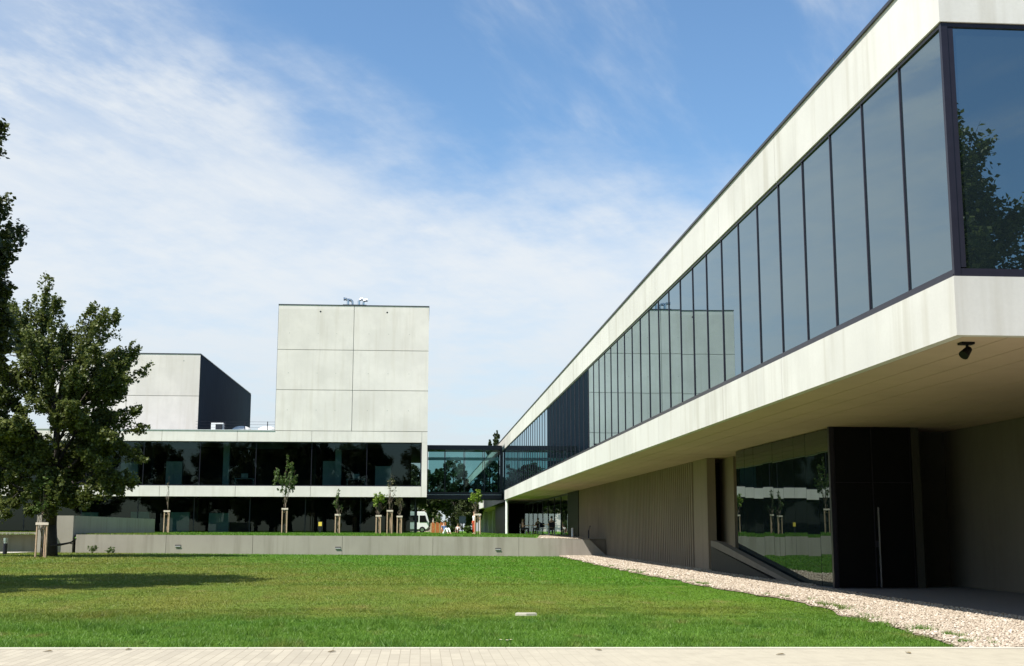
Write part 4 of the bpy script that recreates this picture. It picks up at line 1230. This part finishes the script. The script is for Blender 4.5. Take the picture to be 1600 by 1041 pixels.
for i, (x, y, a, lb) in enumerate(((-4.2,14.7,.3,'dry leaf on the pavers at the far left'),(-3.35,14.9,1.2,'dry leaf lying close to the kerb at left'),(-1.0,14.5,.6,'dry leaf near the middle of the paved walk'),(2.05,14.55,2.2,'dry leaf right of the daisies on the walk'),(4.0,13.9,.1,'long dry blade on the plain right part of the walk'),(5.5,14.0,1.7,'dark dry leaf at the right end of the walk'))):
    c, s = math.cos(a), math.sin(a); L, W = .06, .025
    f = lambda u, v, z: (x+u*c-v*s, y+u*s+v*c, .032+z)
    b = MB(); b.quad(f(-L,0,.004), f(-L*.3,-W,.014), f(L*.5,-W*.8,.016), f(L,0,.006)); b.quad(f(-L,0,.004), f(L,0,.006), f(L*.5,W*.8,.018), f(-L*.3,W,.012))
    tag(b.build('dry_leaf', DRY, None, org=(x,y,.032)), lb, 'leaf', 'dry leaves on the walkway')

# ------------------------------------------------------------------ sky, sun, camera
SUN = Vector((-.59,-.37,1.0)).normalized()
el = math.asin(SUN.z); az = math.atan2(SUN.x, SUN.y)
w = bpy.data.worlds.new('World'); scene.world = w; w.use_nodes = True
nt = w.node_tree; nt.nodes.clear()
out = nt.nodes.new('ShaderNodeOutputWorld')
sky = nt.nodes.new('ShaderNodeTexSky'); sky.sky_type = 'NISHITA'; sky.sun_disc = False
sky.sun_elevation = el; sky.sun_rotation = az; sky.air_density = 1.0; sky.dust_density = .6; sky.ozone_density = 2.0
bg = nt.nodes.new('ShaderNodeBackground'); bg.inputs['Strength'].default_value = .094
nt.links.new(mixc(nt, 1., sky.outputs[0], (.84,1.02,1.10), 'MULTIPLY'), bg.inputs['Color'])
tc = nt.nodes.new('ShaderNodeTexCoord')
sp = nt.nodes.new('ShaderNodeSeparateXYZ'); nt.links.new(tc.outputs['Generated'], sp.inputs[0])
zz = math_(nt, 'ADD', math_(nt, 'MAXIMUM', sp.outputs[2], 0.0), .15)
px = math_(nt, 'DIVIDE', sp.outputs[0], zz); py = math_(nt, 'DIVIDE', sp.outputs[1], zz)
cb = nt.nodes.new('ShaderNodeCombineXYZ'); nt.links.new(px, cb.inputs[0]); nt.links.new(py, cb.inputs[1])
def cn(scale, rot, loc, s, det=6, ro=.6):
    m0 = nt.nodes.new('ShaderNodeMapping'); m0.inputs['Rotation'].default_value = (0,0,rot); nt.links.new(cb.outputs[0], m0.inputs['Vector'])
    m = nt.nodes.new('ShaderNodeMapping'); m.inputs['Scale'].default_value = scale; m.inputs['Location'].default_value = loc
    nt.links.new(m0.outputs[0], m.inputs['Vector'])
    return noise(nt, m.outputs[0], s, det, ro)
n1 = cn((1,1,1), 0, (2.3,1.1,0), 1.1)
n2 = cn((.8,2.6,1), R(-62), (5.3,.4,0), 1.6)
n3 = cn((1,3.2,1), R(-58), (1.3,7.4,0), 3.6, 5, .65)
# edge of the big bank of cloud: it runs diagonally, then level on the right
bound = math_(nt, 'MINIMUM', math_(nt, 'ADD', math_(nt, 'MULTIPLY', px, 1.48), 2.10), 2.26)
mm = math_(nt, 'SUBTRACT', py, bound)
mm = math_(nt, 'ADD', mm, math_(nt, 'MULTIPLY', math_(nt, 'SUBTRACT', n1, .5), .9))
n5 = cn((1.5,1.5,1), 0, (3.7,8.1,0), 2.4, 8, .62)
mm = math_(nt, 'ADD', mm, math_(nt, 'MULTIPLY', math_(nt, 'SUBTRACT', n2, .5), .6))
mm = math_(nt, 'ADD', mm, math_(nt, 'MULTIPLY', math_(nt, 'SUBTRACT', n5, .5), .55))
bank = maprange(nt, mm, -.36, .40, 0, 1)
n4 = cn((1.2,2.2,1), R(-60), (8.3,3.4,0), 2.6, 6, .62)
bank = math_(nt, 'MULTIPLY', bank, math_(nt, 'SUBTRACT', 1., math_(nt, 'MULTIPLY', maprange(nt, n4, .62, .38, 0, .55), maprange(nt, sp.outputs[2], .24, .36, 0, 1))))
wisp = math_(nt, 'MULTIPLY', maprange(nt, n2, .45, .75, 0, .55), maprange(nt, n3, .3, .7, .4, 1))
cov = math_(nt, 'MAXIMUM', bank, wisp)
cov = math_(nt, 'MULTIPLY', cov, math_(nt, 'SUBTRACT', 1., math_(nt, 'MULTIPLY', maprange(nt, n3, .7, .25, 0, .2), maprange(nt, sp.outputs[2], .12, .34, .3, 1))))
cov = math_(nt, 'MULTIPLY', cov, maprange(nt, n5, .28, .62, .74, 1.0))
cov = math_(nt, 'MULTIPLY', cov, .93, True)
cl = nt.nodes.new('ShaderNodeBackground'); cl.inputs['Strength'].default_value = .52
ccol = mixc(nt, maprange(nt, sp.outputs[2], .02, .22, 0, 1), (.77,.85,.915), (.94,.985,1.02))
nt.links.new(ccol, cl.inputs['Color'])
ms = nt.nodes.new('ShaderNodeMixShader')
nt.links.new(cov, ms.inputs[0]); nt.links.new(bg.outputs[0], ms.inputs[1]); nt.links.new(cl.outputs[0], ms.inputs[2])
nt.links.new(ms.outputs[0], out.inputs[0])

sd = bpy.data.lights.new('sun', 'SUN'); sd.energy = 4.9; sd.angle = R(.53); sd.color = (1,.965,.905)
so_ = bpy.data.objects.new('sun', sd); col.objects.link(so_); so_.location = SUN*80
so_.rotation_euler = SUN.to_track_quat('Z', 'Y').to_euler()

f_, pitch, yaw, roll = 1931.03, .1581, .0717, .0016
cam = bpy.data.cameras.new('camera'); cam.sensor_width = 36; cam.sensor_fit = 'HORIZONTAL'; cam.lens = 36*f_/1600
cam.clip_start = .1; cam.clip_end = 4000
co = bpy.data.objects.new('camera', cam); col.objects.link(co)
cy, sy, cp, sp_ = math.cos(yaw), math.sin(yaw), math.cos(pitch), math.sin(pitch)
Rv = Vector((cy,-sy,0)); Fw = Vector((sy*cp, cy*cp, sp_)); U = Rv.cross(Fw)
cr, sr = math.cos(roll), math.sin(roll)
R2 = Rv*cr+U*sr; U2 = U*cr-Rv*sr
m = Matrix((R2, U2, -Fw)).transposed().to_4x4(); m.translation = (0,0,1.40)
co.matrix_world = m
scene.camera = co
scene.view_settings.view_transform = 'Standard'; scene.view_settings.look = 'None'
scene.view_settings.exposure = .8; scene.view_settings.gamma = 1; scene.view_settings.use_curve_mapping = False
scene.cycles.max_bounces = 8; scene.cycles.transparent_max_bounces = 16; scene.cycles.glossy_bounces = 5; scene.cycles.diffuse_bounces = 4
scene.cycles.use_denoising = True
